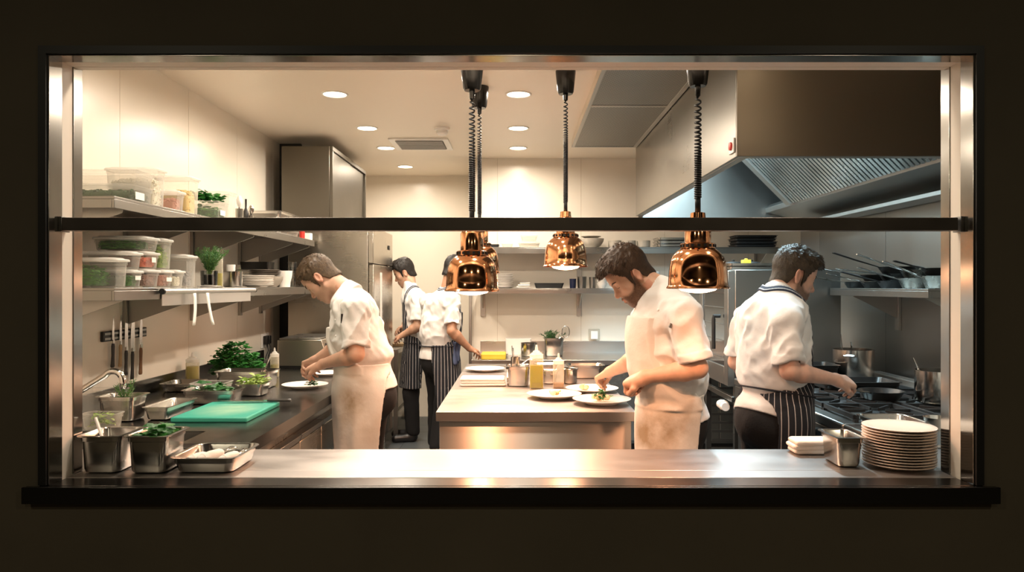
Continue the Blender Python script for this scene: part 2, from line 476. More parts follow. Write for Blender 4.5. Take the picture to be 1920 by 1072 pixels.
m = MB(); m.box(-2.3, -.35, 8.7, 8.8, 0, CEIL, 0); m.box(-.45, -.35, BWY + .1, 8.7, 0, CEIL, 0)
struct('wall_recess', m, MT['cream'], smooth=0)
m = MB(); m.box(3.3, 3.4, 6.6, 7.62, 0, CEIL)
struct('wall_far_right', m, MT['cream'], smooth=0)
m = MB(); m.box(-.485, -.455, BWY - .035, BWY + .11, 0, CEIL)
struct('trim_7', m, MT['steelhood'], bevel=.003)
m = MB(); m.box(-2.3, 3.4, WB, 8.8, CEIL, CEIL + .1)
struct('ceiling', m, MT['ceil'], smooth=0)
m = MB(); m.box(-6, 6, -4.0, WF - .0005, -.1, 0); struct('floor_dining', m, MT['dining'], smooth=0)
m = MB(); m.box(-6, 6, -4.1, -4.0, 0, 3.6); struct('wall_dining_back', m, MT['dining'], smooth=0)
m = MB(); m.box(-6.1, -6, -4.1, WB, 0, 3.6); struct('wall_dining_left', m, MT['dining'], smooth=0)
m = MB(); m.box(6, 6.1, -4.1, WB, 0, 3.6); struct('wall_dining_right', m, MT['dining'], smooth=0)
m = MB(); m.box(-6.1, 6.1, -4.1, WB, 3.6, 3.7); struct('ceiling_dining', m, MT['dining'], smooth=0)
m = MB()
m.box(-2.3, 3.4, WB, 8.8, -.1, -.002, 1)
y = WB
while y < 8.75:
    x = -2.3
    while x < 3.35:
        m.box(x + .002, min(x + .4, 3.4) - .002, y + .002, min(y + .4, 8.8) - .002, -.002, 0, 0); x += .4
    y += .4
struct('floor', m, [MT['floor'], MT['black']], smooth=0)

# ------------------------------------------------------------------ pass counter and gantry bar
pc = thing('pass_counter', 'long brushed steel pass counter across the serving opening with black front edge', 'counter', (0, 2.6, 0))
m = MB(); m.box(OX0 + .004, OX1 - .004, 2.496, WB + .021, PASSZ - .035, PASSZ); m.box(-1.78, 1.78, WB + .0212, 2.93, PASSZ - .035, PASSZ)
m.build('countertop', MT['steelpass'], pc, world=True, bevel=.002)
m = MB(); m.box(-1.575, 1.535, 2.385, WF - .0125, PASSZ - .0522, PASSZ - .0022); m.box(OX0 + .004, OX1 - .004, WF - .0122, 2.4955, PASSZ - .0522, PASSZ - .0012)
o = m.build('front_ledge', MT['ledge'], pc, world=True, bevel=.002); o['label'] = 'dark polished steel ledge'
m = MB(); m.box(-1.578, 1.538, 2.374, 2.3849, PASSZ - .054, PASSZ - .001)
o = m.build('edge_strip', MT['blackgloss'], pc, world=True, bevel=.002); o['label'] = 'black front edge strip'
m = MB(); m.box(-1.76, 1.76, 2.885, 2.91, 0.0, PASSZ - .036); m.build('base_panel', MT['steeldark'], pc, world=True)
gb = thing('gantry_bar', 'dark brushed steel bar spanning the serving opening at head height', 'bar', (0, 2.47, wz(432, 2.455)))
z0, z1 = wz(432, 2.455), wz(407.5, 2.455)
m = MB(); m.box(wx(110, 2.455), wx(1797, 2.455), 2.455, 2.50, z0, z1); m.build('rail', MT['steelbar'], gb, world=True, bevel=.0025)
for a in (OX0 + .0021, OX1 - .0021 - .012):
    m = MB(); m.box(a, a + .012, 2.4545, 2.5005, z0 - .004, z1 + .004); m.build('end_bracket', MT['steeldark'], gb, world=True, bevel=.001)

# ------------------------------------------------------------------ ceiling fittings
def downlight(x, y, label):
    t = thing('downlight', label, 'ceiling light', (x, y, CEIL), group='round recessed downlights')
    m = MB(); m.lathe([(.088, 0), (.088, -.004), (.084, -.007), (.076, -.006), (.074, -.001), (.074, 0)], 32, cap0=False, cap1=False); m.build('rim', MT['white'], t)
    m = MB(); m.lathe([(.0005, -.0025), (.0735, -.0025)], 32, cap0=False, cap1=False); m.build('lens', MT['downlens'], t, smooth=0)
    return t
MT['downlens'] = emitter('downlight_lens', (1.0, .80, .55), 14)
DL = [(-1.217, 4.98, 'largest downlight of the left row, nearest the serving opening'), (-1.217, 6.05, 'second downlight of the left row from the opening'),
      (-1.217, 6.92, 'third downlight of the left row, beside the ceiling vent'), (-1.2, 8.0, 'smallest downlight of the left row, above the recess'),
      (.007, 4.98, 'largest downlight of the middle row, between the hanging lamp cords'), (.007, 6.05, 'second downlight of the middle row from the opening'),
      (.007, 6.92, 'smallest downlight of the middle row, near the back wall')]
for x, y, lb in DL: downlight(x, y, lb)
DLX = [(-1.217, 3.95), (-1.217, 2.95), (.007, 3.95), (.007, 2.95), (1.34, 2.74)]  # last one is an unseen fill lamp, added to brighten the plate end
for i, (x, y) in enumerate(DLX):
    downlight(x, y, ('downlight of the left row above the opening, one step from the dining wall', 'downlight of the left row closest to the dining wall', 'downlight of the middle row above the opening, one step from the dining wall',
                     'downlight of the middle row closest to the dining wall', 'added fill downlight between the hood and the dining wall, above the plate stack')[i])
vt = thing('ceiling_vent', 'square white louvred vent set in the ceiling beside the left downlights', 'vent', (-.86, 6.72, CEIL))
m = MB()
x0, x1, y0, y1 = -1.12, -.60, 6.46, 6.97
m.box(x0, x1, y0, y0 + .05, CEIL - .014, CEIL - .0005); m.box(x0, x1, y1 - .05, y1, CEIL - .014, CEIL - .0005); m.box(x0, x0 + .05, y0 + .05, y1 - .05, CEIL - .014, CEIL - .0005); m.box(x1 - .05, x1, y0 + .05, y1 - .05, CEIL - .014, CEIL - .0005)
m.build('frame', MT['white'], vt, world=True, bevel=.003)
m = MB()
for i in range(9):
    yy = y0 + .07 + i * .046
    m.obox((-.86, yy, CEIL - .012), (.41, .036, .003), Matrix.Rotation(.7, 3, 'X'))
m.build('slats', MT['white'], vt, world=True)
m = MB(); m.box(x0 + .05, x1 - .05, y0 + .05, y1 - .05, CEIL - .003, CEIL - .0005); m.build('backing', MT['black'], vt, world=True)
sd = thing('smoke_detector', 'small round white smoke detector on the ceiling above the vent', 'smoke detector', (-.61, 6.05, CEIL))
m = MB(); m.lathe([(.062, -.0005), (.062, -.014), (.055, -.02)], 28); m.build('base', MT['white'], sd)
m = MB(); m.lathe([(.044, -.019), (.046, -.045), (.036, -.056), (.001, -.06)], 28); m.build('sensor_head', MT['white'], sd)

# supply plenum with perforated underside next to the hood
pl = thing('supply_plenum', 'flat ceiling plenum with perforated panels beside the extraction hood', 'vent', (.75, 5, 2.735))
m = MB(); m.box(.476, 1.045, 3.3, 6.54, 2.742, CEIL - .0005); m.build('casing', MT['ceil'], pl, world=True)
for a, b in ((3.32, 5.03), (5.07, 6.51)):
    m = MB(); m.box(.50, 1.012, a, b, 2.736, 2.7415); m.build('perforated_panel', MT['perf'], pl, world=True)
m = MB()
for (a, b, c, d) in ((.476, .50, 3.3, 6.54), (1.012, 1.045, 3.3, 6.54), (.50, 1.012, 5.03, 5.07), (.50, 1.012, 6.51, 6.54), (.50, 1.012, 3.3, 3.32)):
    m.box(a, b, c, d, 2.732, 2.7418)
m.build('frame', MT['steelhood'], pl, world=True, bevel=.002)

MT['hoodlens'] = emitter('hood_lamp_lens', (.62, .88, 1.0), 10)
# extraction hood over the range
HX0, HX1, HY0, HY1, HZ = 1.05, 2.545, 3.568, 6.62, 2.14
hd = thing('extraction_hood', 'large brushed steel extraction hood hanging over the cooking range', 'hood', (1.8, 5, HZ))
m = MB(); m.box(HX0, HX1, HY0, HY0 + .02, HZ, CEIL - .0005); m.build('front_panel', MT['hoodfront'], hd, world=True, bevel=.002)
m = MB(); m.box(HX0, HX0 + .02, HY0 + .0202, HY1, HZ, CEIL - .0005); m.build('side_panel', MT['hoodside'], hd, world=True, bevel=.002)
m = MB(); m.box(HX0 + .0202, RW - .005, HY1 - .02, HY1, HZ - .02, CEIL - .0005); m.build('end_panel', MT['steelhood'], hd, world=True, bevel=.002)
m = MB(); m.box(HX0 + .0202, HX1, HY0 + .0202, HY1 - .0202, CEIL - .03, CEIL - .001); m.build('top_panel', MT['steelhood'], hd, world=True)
m = MB()
m.box(HX0 + .0202, HX0 + .065, HY0 + .0202, HY1 - .02, HZ, HZ + .012); m.box(HX0 + .0655, HX1, HY0 + .0202, HY0 + .065, HZ, HZ + .012)
m.build('drip_lip', MT['steelhood'], hd, world=True, bevel=.002)
fb0, fb1 = Vector((2.2, 0, 2.20)), Vector((1.66, 0, 2.74))
m = MB()
d = (fb1 - fb0); n = Vector((-d.z, 0, d.x)).normalized()
yy = HY0 + .10
k = 0
while yy < 5.93:
    a = [fb0 + n * .0, fb1 + n * .0, fb1 + n * .035, fb0 + n * .035]
    m.rings([[Vector((p.x, yy, p.z)) for p in a], [Vector((p.x, yy + .034, p.z)) for p in a]])
    yy += .052; k += 1
m.build('baffle_filter', MT['baffle'], hd, world=True)
m = MB(); a = [fb0 + n * -.02, fb1 + n * -.02, fb1 + n * -.005, fb0 + n * -.005]
m.rings([[Vector((p.x, HY0 + .05, p.z)) for p in a], [Vector((p.x, 6.0, p.z)) for p in a]])
m.build('filter_backing', MT['black'], hd, world=True)
m = MB()
for y0_, y1_ in ((5.93, 6.02),):
    a = [fb0 + n * -.03, fb1 + n * -.03, fb1 + n * .045, fb0 + n * .045]
    m.rings([[Vector((p.x, y0_, p.z)) for p in a], [Vector((p.x, y1_, p.z)) for p in a]])
m.build('filter_end_frame', MT['steelhood'], hd, world=True)
m = MB(); m.prism([(2.19, 2.205), (2.235, 2.24), (2.545, 2.135), (2.545, 2.09), (2.20, 2.165)], 'y', HY0 + .021, HY1 - .021); m.build('grease_gutter', MT['steelhood'], hd, world=True, bevel=.002)
m = MB(); m.box(2.36, 2.53, HY0 + .06, 6.2, 2.03, 2.055); m.build('service_rail', MT['steelhood'], hd, world=True, bevel=.002)
for yy in (4.35, 5.75):
    m = MB(); m.box(1.30, 1.42, yy - .35, yy + .35, CEIL - .075, CEIL - .0305); m.build('lamp_housing', MT['steelhood'], hd, world=True)
    m = MB(); m.box(1.31, 1.41, yy - .34, yy + .34, CEIL - .080, CEIL - .0755); m.build('lamp_lens', MT['hoodlens'], hd, world=True)
m = MB(); m.box(HX0 - .008, HX0 - .0002, 3.60, 3.68, 2.165, 2.235); m.build('control_plate', MT['white'], hd, world=True, bevel=.002)
m = MB(); m.lathe([(.02, 0), (.02, .008), (.014, .01)], 20, (HX0 - .008, 3.64, 2.20), Matrix.Rotation(-PI / 2, 3, 'Y')); m.build('control_knob', MT['redpaint'], hd, world=True)
# ------------------------------------------------------------------ shared kitchenware builders
rnd = random.Random(7)
def gn_mesh(m, hx, hy, H, r=.022, fl=.011, w=.0022, taper=.008):
    """open steel pan with a rolled flange, base at z = 0"""
    t = taper
    R = [rring(hx - t - .012, hy - t - .012, r, 0), rring(hx - t - .003, hy - t - .003, r, .004), rring(hx - t, hy - t, r, .014), rring(hx - .004, hy - .004, r, H - .022), rring(hx - .0005, hy - .0005, r, H - .020),
         rring(hx, hy, r, H - .004), rring(hx + fl, hy + fl, r + fl * .6, H - .0035), rring(hx + fl, hy + fl, r + fl * .6, H - .001), rring(hx - w + .002, hy - w + .002, r, H), rring(hx - w - .001, hy - w - .001, r, H - .004),
         rring(hx - t - w, hy - t - w, r, .016), rring(hx - t - w - .012, hy - t - w - .012, r, .004)]
    m.rings(R)
def gn_pan(loc, hx, hy, H, label, rotz=0, group=None, mat='pan', name='steel_pan', cat='food pan'):
    m = MB(); gn_mesh(m, hx, hy, H, r=min(.03, hx * .35))
    o = m.build(name, MT[mat], loc=loc, rot=(0, 0, rotz), smooth=.7)
    return tag(o, label, cat, group)
def leaf_heap(name, loc, hx, hy, h, n, L, Wd, mat, label, seed=1, stemmy=0, rotz=0, cat='herbs', up=.6, base=0.0, round_=True, clip=None, cx=None, zmax=9):
    R = random.Random(seed); m = MB()
    M = Matrix.Rotation(rotz, 3, 'Z')
    for i in range(n):
        while True:
            u, v = R.uniform(-1, 1), R.uniform(-1, 1)
            if not round_ or u * u + v * v <= 1: break
        zz = base + h * (1 - .7 * (u * u + v * v) / (1 if round_ else 2)) * R.uniform(.15, 1)
        p = M @ Vector((u * hx, v * hy, zz))
        a = R.uniform(0, 2 * PI); el = R.uniform(-.2, up)
        d = Vector((math.cos(a) * math.cos(el), math.sin(a) * math.cos(el), math.sin(el)))
        s = R.uniform(.65, 1.15)
        m.leaf(p, d, (R.uniform(-.5, .5), R.uniform(-.5, .5), 1), L * s, Wd * s, R.uniform(.05, .4))
    if clip is not None:      # leaves below the rim stay inside the pan
        bx, by = cx if cx else (hx, hy)
        Mi = M.inverted()
        for i, v in enumerate(m.v):
            q = Mi @ Vector(v)
            if q.z < clip: q.x = max(-bx, min(bx, q.x)); q.y = max(-by, min(by, q.y))
            q.z = min(max(q.z, 0.0005), zmax)
            m.v[i] = tuple(M @ q)
    mats_ = [MT[mat], MT['stem']]
    if clip == 9: m.rings([rring(hx * .93, hy * .93, .01, .001), rring(hx * .93, hy * .93, .01, h * .62), rring(hx * .7, hy * .7, .01, h * .75)], mi=2); mats_ = [MT[mat], MT['stem'], MT['lettuce' if mat == 'lettuce' else 'greencore']]
    for i in range(stemmy):
        u, v = R.uniform(-.7, .7), R.uniform(-.7, .7)
        p = M @ Vector((u * hx, v * hy, base)); q = p + Vector((R.uniform(-.3, .3) * hx, R.uniform(-.3, .3) * hy, h * R.uniform(.6, 1)))
        m.tube([p, (p + q) / 2 + Vector((R.uniform(-.01, .01), 0, 0)), q], .0014, 4, mi=1)
    o = m.build(name, mats_, loc=loc, smooth=0, recalc=False)
    return tag(o, label, cat, kind='stuff')
def crumb_heap(name, loc, hx, hy, h, n, size, mat, label, seed=1, cat='food', core=True, kind='stuff', r=.012, dome=.25):
    R = random.Random(seed); m = MB()
    if core:
        m.rings([rring(hx * .94, hy * .94, r, 0), rring(hx * .95, hy * .95, r, h * (1 - dome)), rring(hx * .7, hy * .7, r, h * .95)])
    for i in range(n):
        f = R.random()
        if f < .5:
            p = Vector((R.uniform(-hx, hx) * .93, R.uniform(-hy, hy) * .93, 0)); k = max(abs(p.x) / hx, abs(p.y) / hy); p.z = h * (1 - dome * k * k * .8)
        elif f < .75: p = Vector((hx * .97 * R.choice((-1, 1)), R.uniform(-hy, hy) * .95, R.uniform(.04, .9) * h))
        else: p = Vector((R.uniform(-hx, hx) * .95, hy * .97 * R.choice((-1, 1)), R.uniform(.04, .9) * h))
        s = size * R.uniform(.6, 1.3)
        Rm = Matrix.Rotation(R.uniform(0, 3), 3, Vector((R.uniform(-1, 1), R.uniform(-1, 1), R.uniform(-1, 1))).normalized())
        p.z = max(min(p.z, h - s * .4), s * 1.02); p.x = max(-hx + s * .85, min(hx - s * .85, p.x)); p.y = max(-hy + s * .85, min(hy - s * .85, p.y))
        m.obox(p, (s * R.uniform(.7, 1.4), s, s * R.uniform(.5, 1)), Rm)
    o = m.build(name, MT[mat], loc=loc, smooth=0)
    return tag(o, label, cat, kind=kind)
def tub(loc, hx, hy, H, label, lid=True, mat='milky', lidmat='milkylid', sticker=None, group='food storage boxes', name='storage_box', taper=.007, cat='storage box', r=.016):
    t = thing(name, label, cat, loc, 0, group)
    m = MB(); h = H - (.012 if lid else 0); w = .0022
    m.rings([rring(hx - taper - .004, hy - taper - .004, r, 0), rring(hx - taper, hy - taper, r, .005), rring(hx - .003, hy - .003, r, h - .02), rring(hx, hy, r, h - .019), rring(hx, hy, r, h - .004), rring(hx + .005, hy + .005, r, h - .003), rring(hx + .005, hy + .005, r, h),
             rring(hx - w, hy - w, r, h), rring(hx - taper - w, hy - taper - w, r, .007)])
    m.build('body', MT[mat], t)
    if lid:
        m = MB(); m.rings([rring(hx + .0075, hy + .0075, r + .003, h - .005), rring(hx + .0085, hy + .0085, r + .003, h + .001), rring(hx + .005, hy + .005, r + .003, h + .006), rring(hx - .008, hy - .008, r, h + .0075), rring(hx - .014, hy - .014, r, h + .012)])
        m.build('lid', MT[lidmat], t)
    if sticker:
        y0, y1, z0, z1 = sticker
        m = MB(); m.box(hx + .0005, hx + .0015, y0, y1, z0, z1); o = m.build('sticker', MT['paper'], t, smooth=0); o['label'] = 'blank white paper sticker'
    return t
def squeeze(loc, r, H, label, fill=.45, mat='oil', rotz=0, group='squeeze bottles', capmat='milkylid', square=False):
    t = thing('squeeze_bottle', label, 'bottle', loc, rotz, group)
    hb = H * .72
    m = MB()
    if square:
        k = r * .28
        m.rings([rring(r - .003, r - .003, k, 0), rring(r, r, k, .004), rring(r, r, k, hb - .004), rring(r - .003, r - .003, k, hb), rring(r - .004, r - .004, k, hb - .004), rring(r - .0018, r - .0018, k, .006)])
    else: m.lathe([(r - .003, 0), (r, .004), (r, hb - .012), (r * .93, hb), (r * .90, hb - .002), (r - .0018, hb - .014), (r - .0018, .006)], 28)
    m.build('body', MT['bottle'], t)
    m = MB(); m.lathe([(r * .98, hb - .006), (r, hb + .002), (r, hb + H * .07), (r * .8, hb + H * .075), (r * .74, hb + H * .10), (r * .55, hb + H * .105), (r * .5, hb + H * .14), (r * .26, hb + H * .15), (r * .13, H), (r * .05, H)], 28)
    m.build('cap', MT[capmat], t)
    m = MB(); rr = r - .0022
    if square: m.rings([rring(rr, rr, r * .25, .007), rring(rr, rr, r * .25, hb * fill)])
    else: m.lathe([(rr, .007), (rr, hb * fill)], 28)
    m.build('oil_fill', MT[mat], t)
    return t
def plate_mesh(m, R, h=.022, foot=.55, t=.004):
    m.lathe([(R * foot * .96, 0), (R * foot, 0), (R * foot + .003, .004), (R * .80, h * .55), (R * .985, h - .003), (R, h), (R * .985, h + .001), (R * .80, h * .55 + t), (R * .62, .0075), (.0005, .0068)], 44, cap1=False)
def plate(loc, R, label, group='white plates', mat='ceramic', h=.022, foot=.55, name='plate'):
    m = MB(); plate_mesh(m, R, h, foot); return tag(m.build(name, MT[mat], loc=loc, smooth=.9), label, 'plate', group)
def plate_stack(loc, R, n, step, labelfn, group, mat='ceramic', h=.02, jitter=.002, seed=3, foot=.6, top_first=False):
    R_ = random.Random(seed); src = None; out = []
    for k in range(n):
        p = (loc[0] + R_.uniform(-jitter, jitter), loc[1] + R_.uniform(-jitter, jitter), loc[2] + k * step)
        if src is None: src = o = plate(p, R, labelfn(k, n), group, mat, h, foot)
        else: o = dup(src, p, 0, labelfn(k, n), group)
        out.append(o)
    return out
def bowl(loc, R, H, label, mat='ceramic', group='bowls', name='bowl', foot=.5):
    m = MB(); m.lathe([(R * foot, 0), (R * foot, .003), (R * .75, H * .28), (R * .95, H * .68), (R, H), (R - .004, H), (R * .95 - .005, H * .68), (R * .72, H * .3 + .003), (.0005, H * .15)], 36, cap1=False)
    return tag(m.build(name, MT[mat], loc=loc, smooth=.9), label, 'bowl', group)
def from_top(k, n): return 'topmost' if k == n - 1 else 'bottom' if k == 0 else ORD[n - 1 - k] + ' from top'
def pot_mesh(m, R, H, w=.002):
    m.lathe([(R - .01, 0), (R - .002, .004), (R, .012), (R, H - .003), (R + .004, H - .002), (R + .004, H), (R - w, H), (R - w, .008), (.0005, .004)], 40, cap1=False)
def knife(name, loc, rot, L, Hh, label, hmat='handle', wide=.032, cat='knife', group=None, scale_handle=1.0):
    """blade along +x from the heel at 0, handle along -x"""
    t = thing(name, label, cat, loc, 0, group); t.rotation_euler = rot
    m = MB()
    n = 10; top = []; bot = []
    for i in range(n + 1):
        u = i / n
        top.append((u * L, wide * .5 - wide * .55 * max(0, u - .55) ** 1.5 * 1.6)); bot.append((u * L, -wide * .5 * (1 - u ** 3.2) + (u ** 3.2) * (wide * .5 - wide * .55 * max(0, u - .55) ** 1.5 * 1.6 - .001)))
    poly = top + bot[::-1]
    m.prism(poly, 'y', -.0009, .0009); m.box(-.02, .002, -.003, .003, -.004, wide * .5)
    m.build('blade', MT['blade'], t, smooth=.3)
    m = MB(); w = .011 * scale_handle
    rs = []
    for u, k in ((0, .75), (.12, 1), (.5, .86), (.8, 1.0), (.95, 1.12), (1, .8)):
        x = -.018 - Hh * u
        rs.append([(x, math.cos(2 * PI * j / 12) * w * .72 * k, math.sin(2 * PI * j / 12) * w * 1.25 * k - .006 * u * u) for j in range(12)])
    m.rings(rs); m.build('handle', MT[hmat], t)
    return t

# ------------------------------------------------------------------ left worktop, refrigerated base, sink, tap
CX_ = -1.062
wt = thing('worktop', 'long stainless steel worktop along the cream left wall with a sink cut out', 'worktop', (-1.6, 4.6, TOPZ - .05))
sx0, sx1, sy0, sy1 = -1.95, -1.33, 2.99, 3.19
m = MB(); y1e = 6.28
m.box(LW + .012, sx0, 2.94, y1e, TOPZ - .05, TOPZ); m.box(sx1, CX_, 2.94, y1e, TOPZ - .05, TOPZ); m.box(sx0, sx1, sy1, y1e, TOPZ - .05, TOPZ); m.box(sx0, sx1, 2.94, sy0, TOPZ - .05, TOPZ)
m.build('top', MT['steeltop'], wt, world=True)
m = MB(); m.rings([rring((sx1 - sx0) / 2 - .001, (sy1 - sy0) / 2 - .001, .03, TOPZ - .003, (sx0 + sx1) / 2, (sy0 + sy1) / 2), rring((sx1 - sx0) / 2 - .004, (sy1 - sy0) / 2 - .004, .03, TOPZ - .18, (sx0 + sx1) / 2, (sy0 + sy1) / 2)], cap0=False)
m.build('sink_basin', MT['steeldark'], wt, world=True)
m = MB(); m.box(LW + .001, LW + .0115, 2.94, y1e, TOPZ - .05, TOPZ + .085); m.build('upstand', MT['steeltop'], wt, world=True, bevel=.002)
ub = thing('undercounter_fridge', 'stainless undercounter fridge with a row of doors below the left worktop', 'fridge', (-1.6, 4.6, 0))
m = MB(); m.box(LW + .02, -1.12, 3.22, 6.2, .1, TOPZ - .0505); m.box(-1.30, -1.12, 2.95, 3.2199, .1, TOPZ - .0505); m.build('body', MT['steeldark'], ub, world=True)
m = MB(); m.box(LW + .1, -1.2, 3.0, 6.15, .0, .0995); m.build('plinth', MT['black'], ub, world=True)
dy = [2.96, 3.35, 3.72, 4.13, 4.52, 4.92, 5.32, 5.72, 6.12]
for a, b in zip(dy[:-1], dy[1:]):
    m = MB(); m.box(-1.119, -1.083, a + .006, b - .006, .14, TOPZ - .155); d = m.build('door', MT['steelfridge'], ub, world=True, bevel=.004)
    m = MB(); m.prism([(-1.1185, TOPZ - .152), (-1.083, TOPZ - .152), (-1.070, TOPZ - .118), (-1.1185, TOPZ - .118)], 'y', a + .006, b - .006)
    h = m.build('handle', MT['steelh'], None, bevel=.002); h.parent = d; h.location = (-ub.location.x, -ub.location.y, -ub.location.z); KIDS.setdefault(d.name, []).append(h)
T0 = TOPZ + .0006
tp = thing('tap', 'chrome swan neck tap over the sink by the left wall', 'tap', (-2.05, 3.36, TOPZ))
m = MB()
pth = [(-2.05, 3.36, .9015), (-2.05, 3.36, .97), (-2.0, 3.37, 1.03)]
for i in range(11):
    a = PI * .80 - (PI * .80) * i / 10
    pth.append((-1.83 + .045 * math.cos(a) + .0, 3.38, 1.085 + .05 * math.sin(a)))
pth.append((-1.785, 3.38, 1.055))
m.tube(pth, .0145, 12); m.build('spout', MT['chrome'], tp, world=True, smooth=3)
m = MB(); m.lathe([(.03, 0), (.03, .01), (.022, .03), (.02, .06)], 20, (-2.05, 3.36, T0)); m.build('base', MT['chrome'], tp, world=True)
m = MB(); m.tube([(-2.03, 3.36, .95), (-1.985, 3.30, .965), (-1.95, 3.27, .962)], .007, 8); m.build('lever', MT['chrome'], tp, world=True)

# ------------------------------------------------------------------ left wall shelves
SX = -1.70
Z_LOW, Z_UP = 1.512, 1.90
def wall_shelf(name, label, z, y0, y1, brk, h=.05):
    t = thing(name, label, 'shelf', (-1.92, (y0 + y1) / 2, z - h))
    m = MB(); m.box(LW + .0005, SX, y0, y1, z - .012, z); m.box(SX - .012, SX, y0, y1, z - h, z - .0121); m.box(LW + .02, SX - .0121, y0, y0 + .012, z - h, z - .0121); m.box(LW + .02, SX - .0121, y1 - .012, y1, z - h, z - .0121)
    m.build('board', MT['steelh'], t, world=True, bevel=.0015)
    for yb in brk:
        m = MB(); m.box(LW + .0005, LW + .02, yb - .022, yb + .022, z - .218, z - h * .5 + .012)
        m.prism([(LW + .0201, z - .0125), (SX - .02, z - .0125), (SX - .03, z - .06), (LW + .0201, z - .20)], 'y', yb - .003, yb + .003)
        m.build('bracket', MT['steelhood'], t, world=True, bevel=.001)
    return t
wall_shelf('wall_shelf', 'lower steel wall shelf over the left worktop, with the ticket rail on its edge', Z_LOW, 3.15, 6.26, (3.27, 4.07, 4.90, 5.74, 6.2), .055)
wall_shelf('wall_shelf', 'upper steel wall shelf on the cream left wall, partly behind the gantry bar', Z_UP, 3.15, 6.26, (3.27, 4.07, 4.90, 5.74, 6.2), .05)
tr = thing('ticket_rail', 'pale aluminium ticket rail clipped to the edge of the lower left shelf', 'ticket rail', (SX, 4.2, 1.43))
m = MB(); m.tube([(SX + .0165, 3.55, 1.494), (SX + .0165, 4.78, 1.494)], .0135, 14); m.build('tube', MT['alu'], tr, world=True)
m = MB(); m.box(SX + .002, SX + .007, 3.56, 4.74, 1.425, 1.481); m.build('back_plate', MT['alu'], tr, world=True, bevel=.001)
for yy in (3.543, 4.787):
    m = MB(); m.lathe([(.0145, -.006), (.0145, .006)], 14, (SX + .0165, yy, 1.494), Matrix.Rotation(PI / 2, 3, 'X')); m.build('end_cap', MT['black'], tr, world=True)
for i, (yy, L, sw, lb) in enumerate(((3.86, .165, -.035, 'white paper order slip hanging from the ticket rail, curled, nearer the knives'), (4.02, .175, .05, 'white paper order slip hanging from the ticket rail, straight, farther from the knives'))):
    m = MB()
    m.grid(lambda u, v: (SX + .032 + .004 * math.sin(u * 3) + .006 * u * (1 if i else -1) * 0 + .01 * u * u, yy + sw * u * u * (1 if i else 1) + (v - .5) * .036, 1.483 - L * u), 8, 2)
    tag(m.build('order_slip', MT['paper'], solid=.0008, smooth=3), lb, 'paper slip', 'order slips')

# ------------------------------------------------------------------ boxes on the lower shelf
def shelf_box(y0, y1, xb, xf, z, H, label, lid=True, fill=None, **k):
    hx, hy = (xf - xb) / 2 - .008, (y1 - y0) / 2 - .008
    loc = ((xb + xf) / 2, (y0 + y1) / 2, z)
    t = tub(loc, hx, hy, H, label, lid, **k)
    if fill:
        mat, frac, kind, lb = fill[:4]
        ww = fill[4] if len(fill) > 4 else 1.0
        fx = hx - .0155; cxx = loc[0] - fx * (1 - ww); fx *= ww
        if kind == 'leaf':
            leaf_heap('leaf_filling', (cxx, loc[1], z + .008), fx, hy - .0155, H * frac * .95, int(900 * max(.5, fx * hy / .02)), .04, .03, mat, lb, seed=int(y0 * 100), round_=False, up=.5, clip=9, zmax=H - .03 if lid else 9)
        else:
            crumb_heap('dry_filling', (cxx, loc[1], z + .0085), fx, hy - .0155, H * frac * .8, 330, .010 if kind == 'crumb' else .018, mat, lb, seed=int(y0 * 100))
    return t
ZL = Z_LOW + .0005
shelf_box(3.20, 3.335, -2.10, -1.722, ZL, .131, 'large milky storage box half full of dark leafy greens, nearest on lower shelf', fill=('boxgreens', .78, 'leaf', 'dark leafy greens inside the nearest large storage box on the lower shelf', .82))
shelf_box(3.345, 3.465, -2.0, -1.725, ZL, .083, 'small storage box of green paste with white sticker, beside the large leafy box', fill=('boxgreens', .7, 'crumb', 'green paste inside the small stickered storage box on the lower shelf'), sticker=(-.02, .03, .035, .055))
shelf_box(3.345, 3.465, -2.09, -1.727, ZL + .0835, .082, 'empty looking milky storage box stacked on the box of green paste', fill=None)
shelf_box(3.478, 3.635, -2.02, -1.727, ZL, .089, 'storage box of dark reddish spice, bottom of the stack of three', fill=('spice', .75, 'crumb', 'dark reddish spice inside the bottom storage box of the stack of three'))
shelf_box(3.478, 3.635, -2.02, -1.729, ZL + .0895, .083, 'storage box of chopped red tomato in the middle of the stack of three', fill=('tomato', .62, 'chunk', 'chopped red tomato inside the middle storage box of the stack'), sticker=(-.01, .03, .03, .055))
shelf_box(3.478, 3.635, -1.99, -1.731, ZL + .173, .07, 'flat storage box of dark green herbs on top of the stack of three', fill=('boxgreens', .8, 'leaf', 'dark green herbs in the flat box on top of the stack of three', .85))
shelf_box(3.648, 3.775, -1.99, -1.727, ZL, .089, 'storage box of pale pink mix with white sticker, under the tall lettuce box', fill=('pinkspice', .75, 'crumb', 'pale pink mix inside the box under the tall lettuce box'), sticker=(-.02, .035, .03, .05))
shelf_box(3.648, 3.775, -1.93, -1.730, ZL + .0895, .155, 'tall storage box of pale green lettuce on top of the pink mix box', fill=('lettuce', .82, 'leaf', 'pale green lettuce inside the tall storage box'))
shelf_box(3.788, 3.905, -1.93, -1.727, ZL, .091, 'small storage box holding white cream, right before the tall grey box', fill=('creamfood', .62, 'crumb', 'white cream inside the small storage box'))
shelf_box(3.92, 4.075, -2.0, -1.735, ZL, .175, 'tall translucent storage box of grey seeds beside the rosemary jar', fill=('greycrumb', .6, 'crumb', 'grey seeds inside the tall translucent box beside the rosemary'))
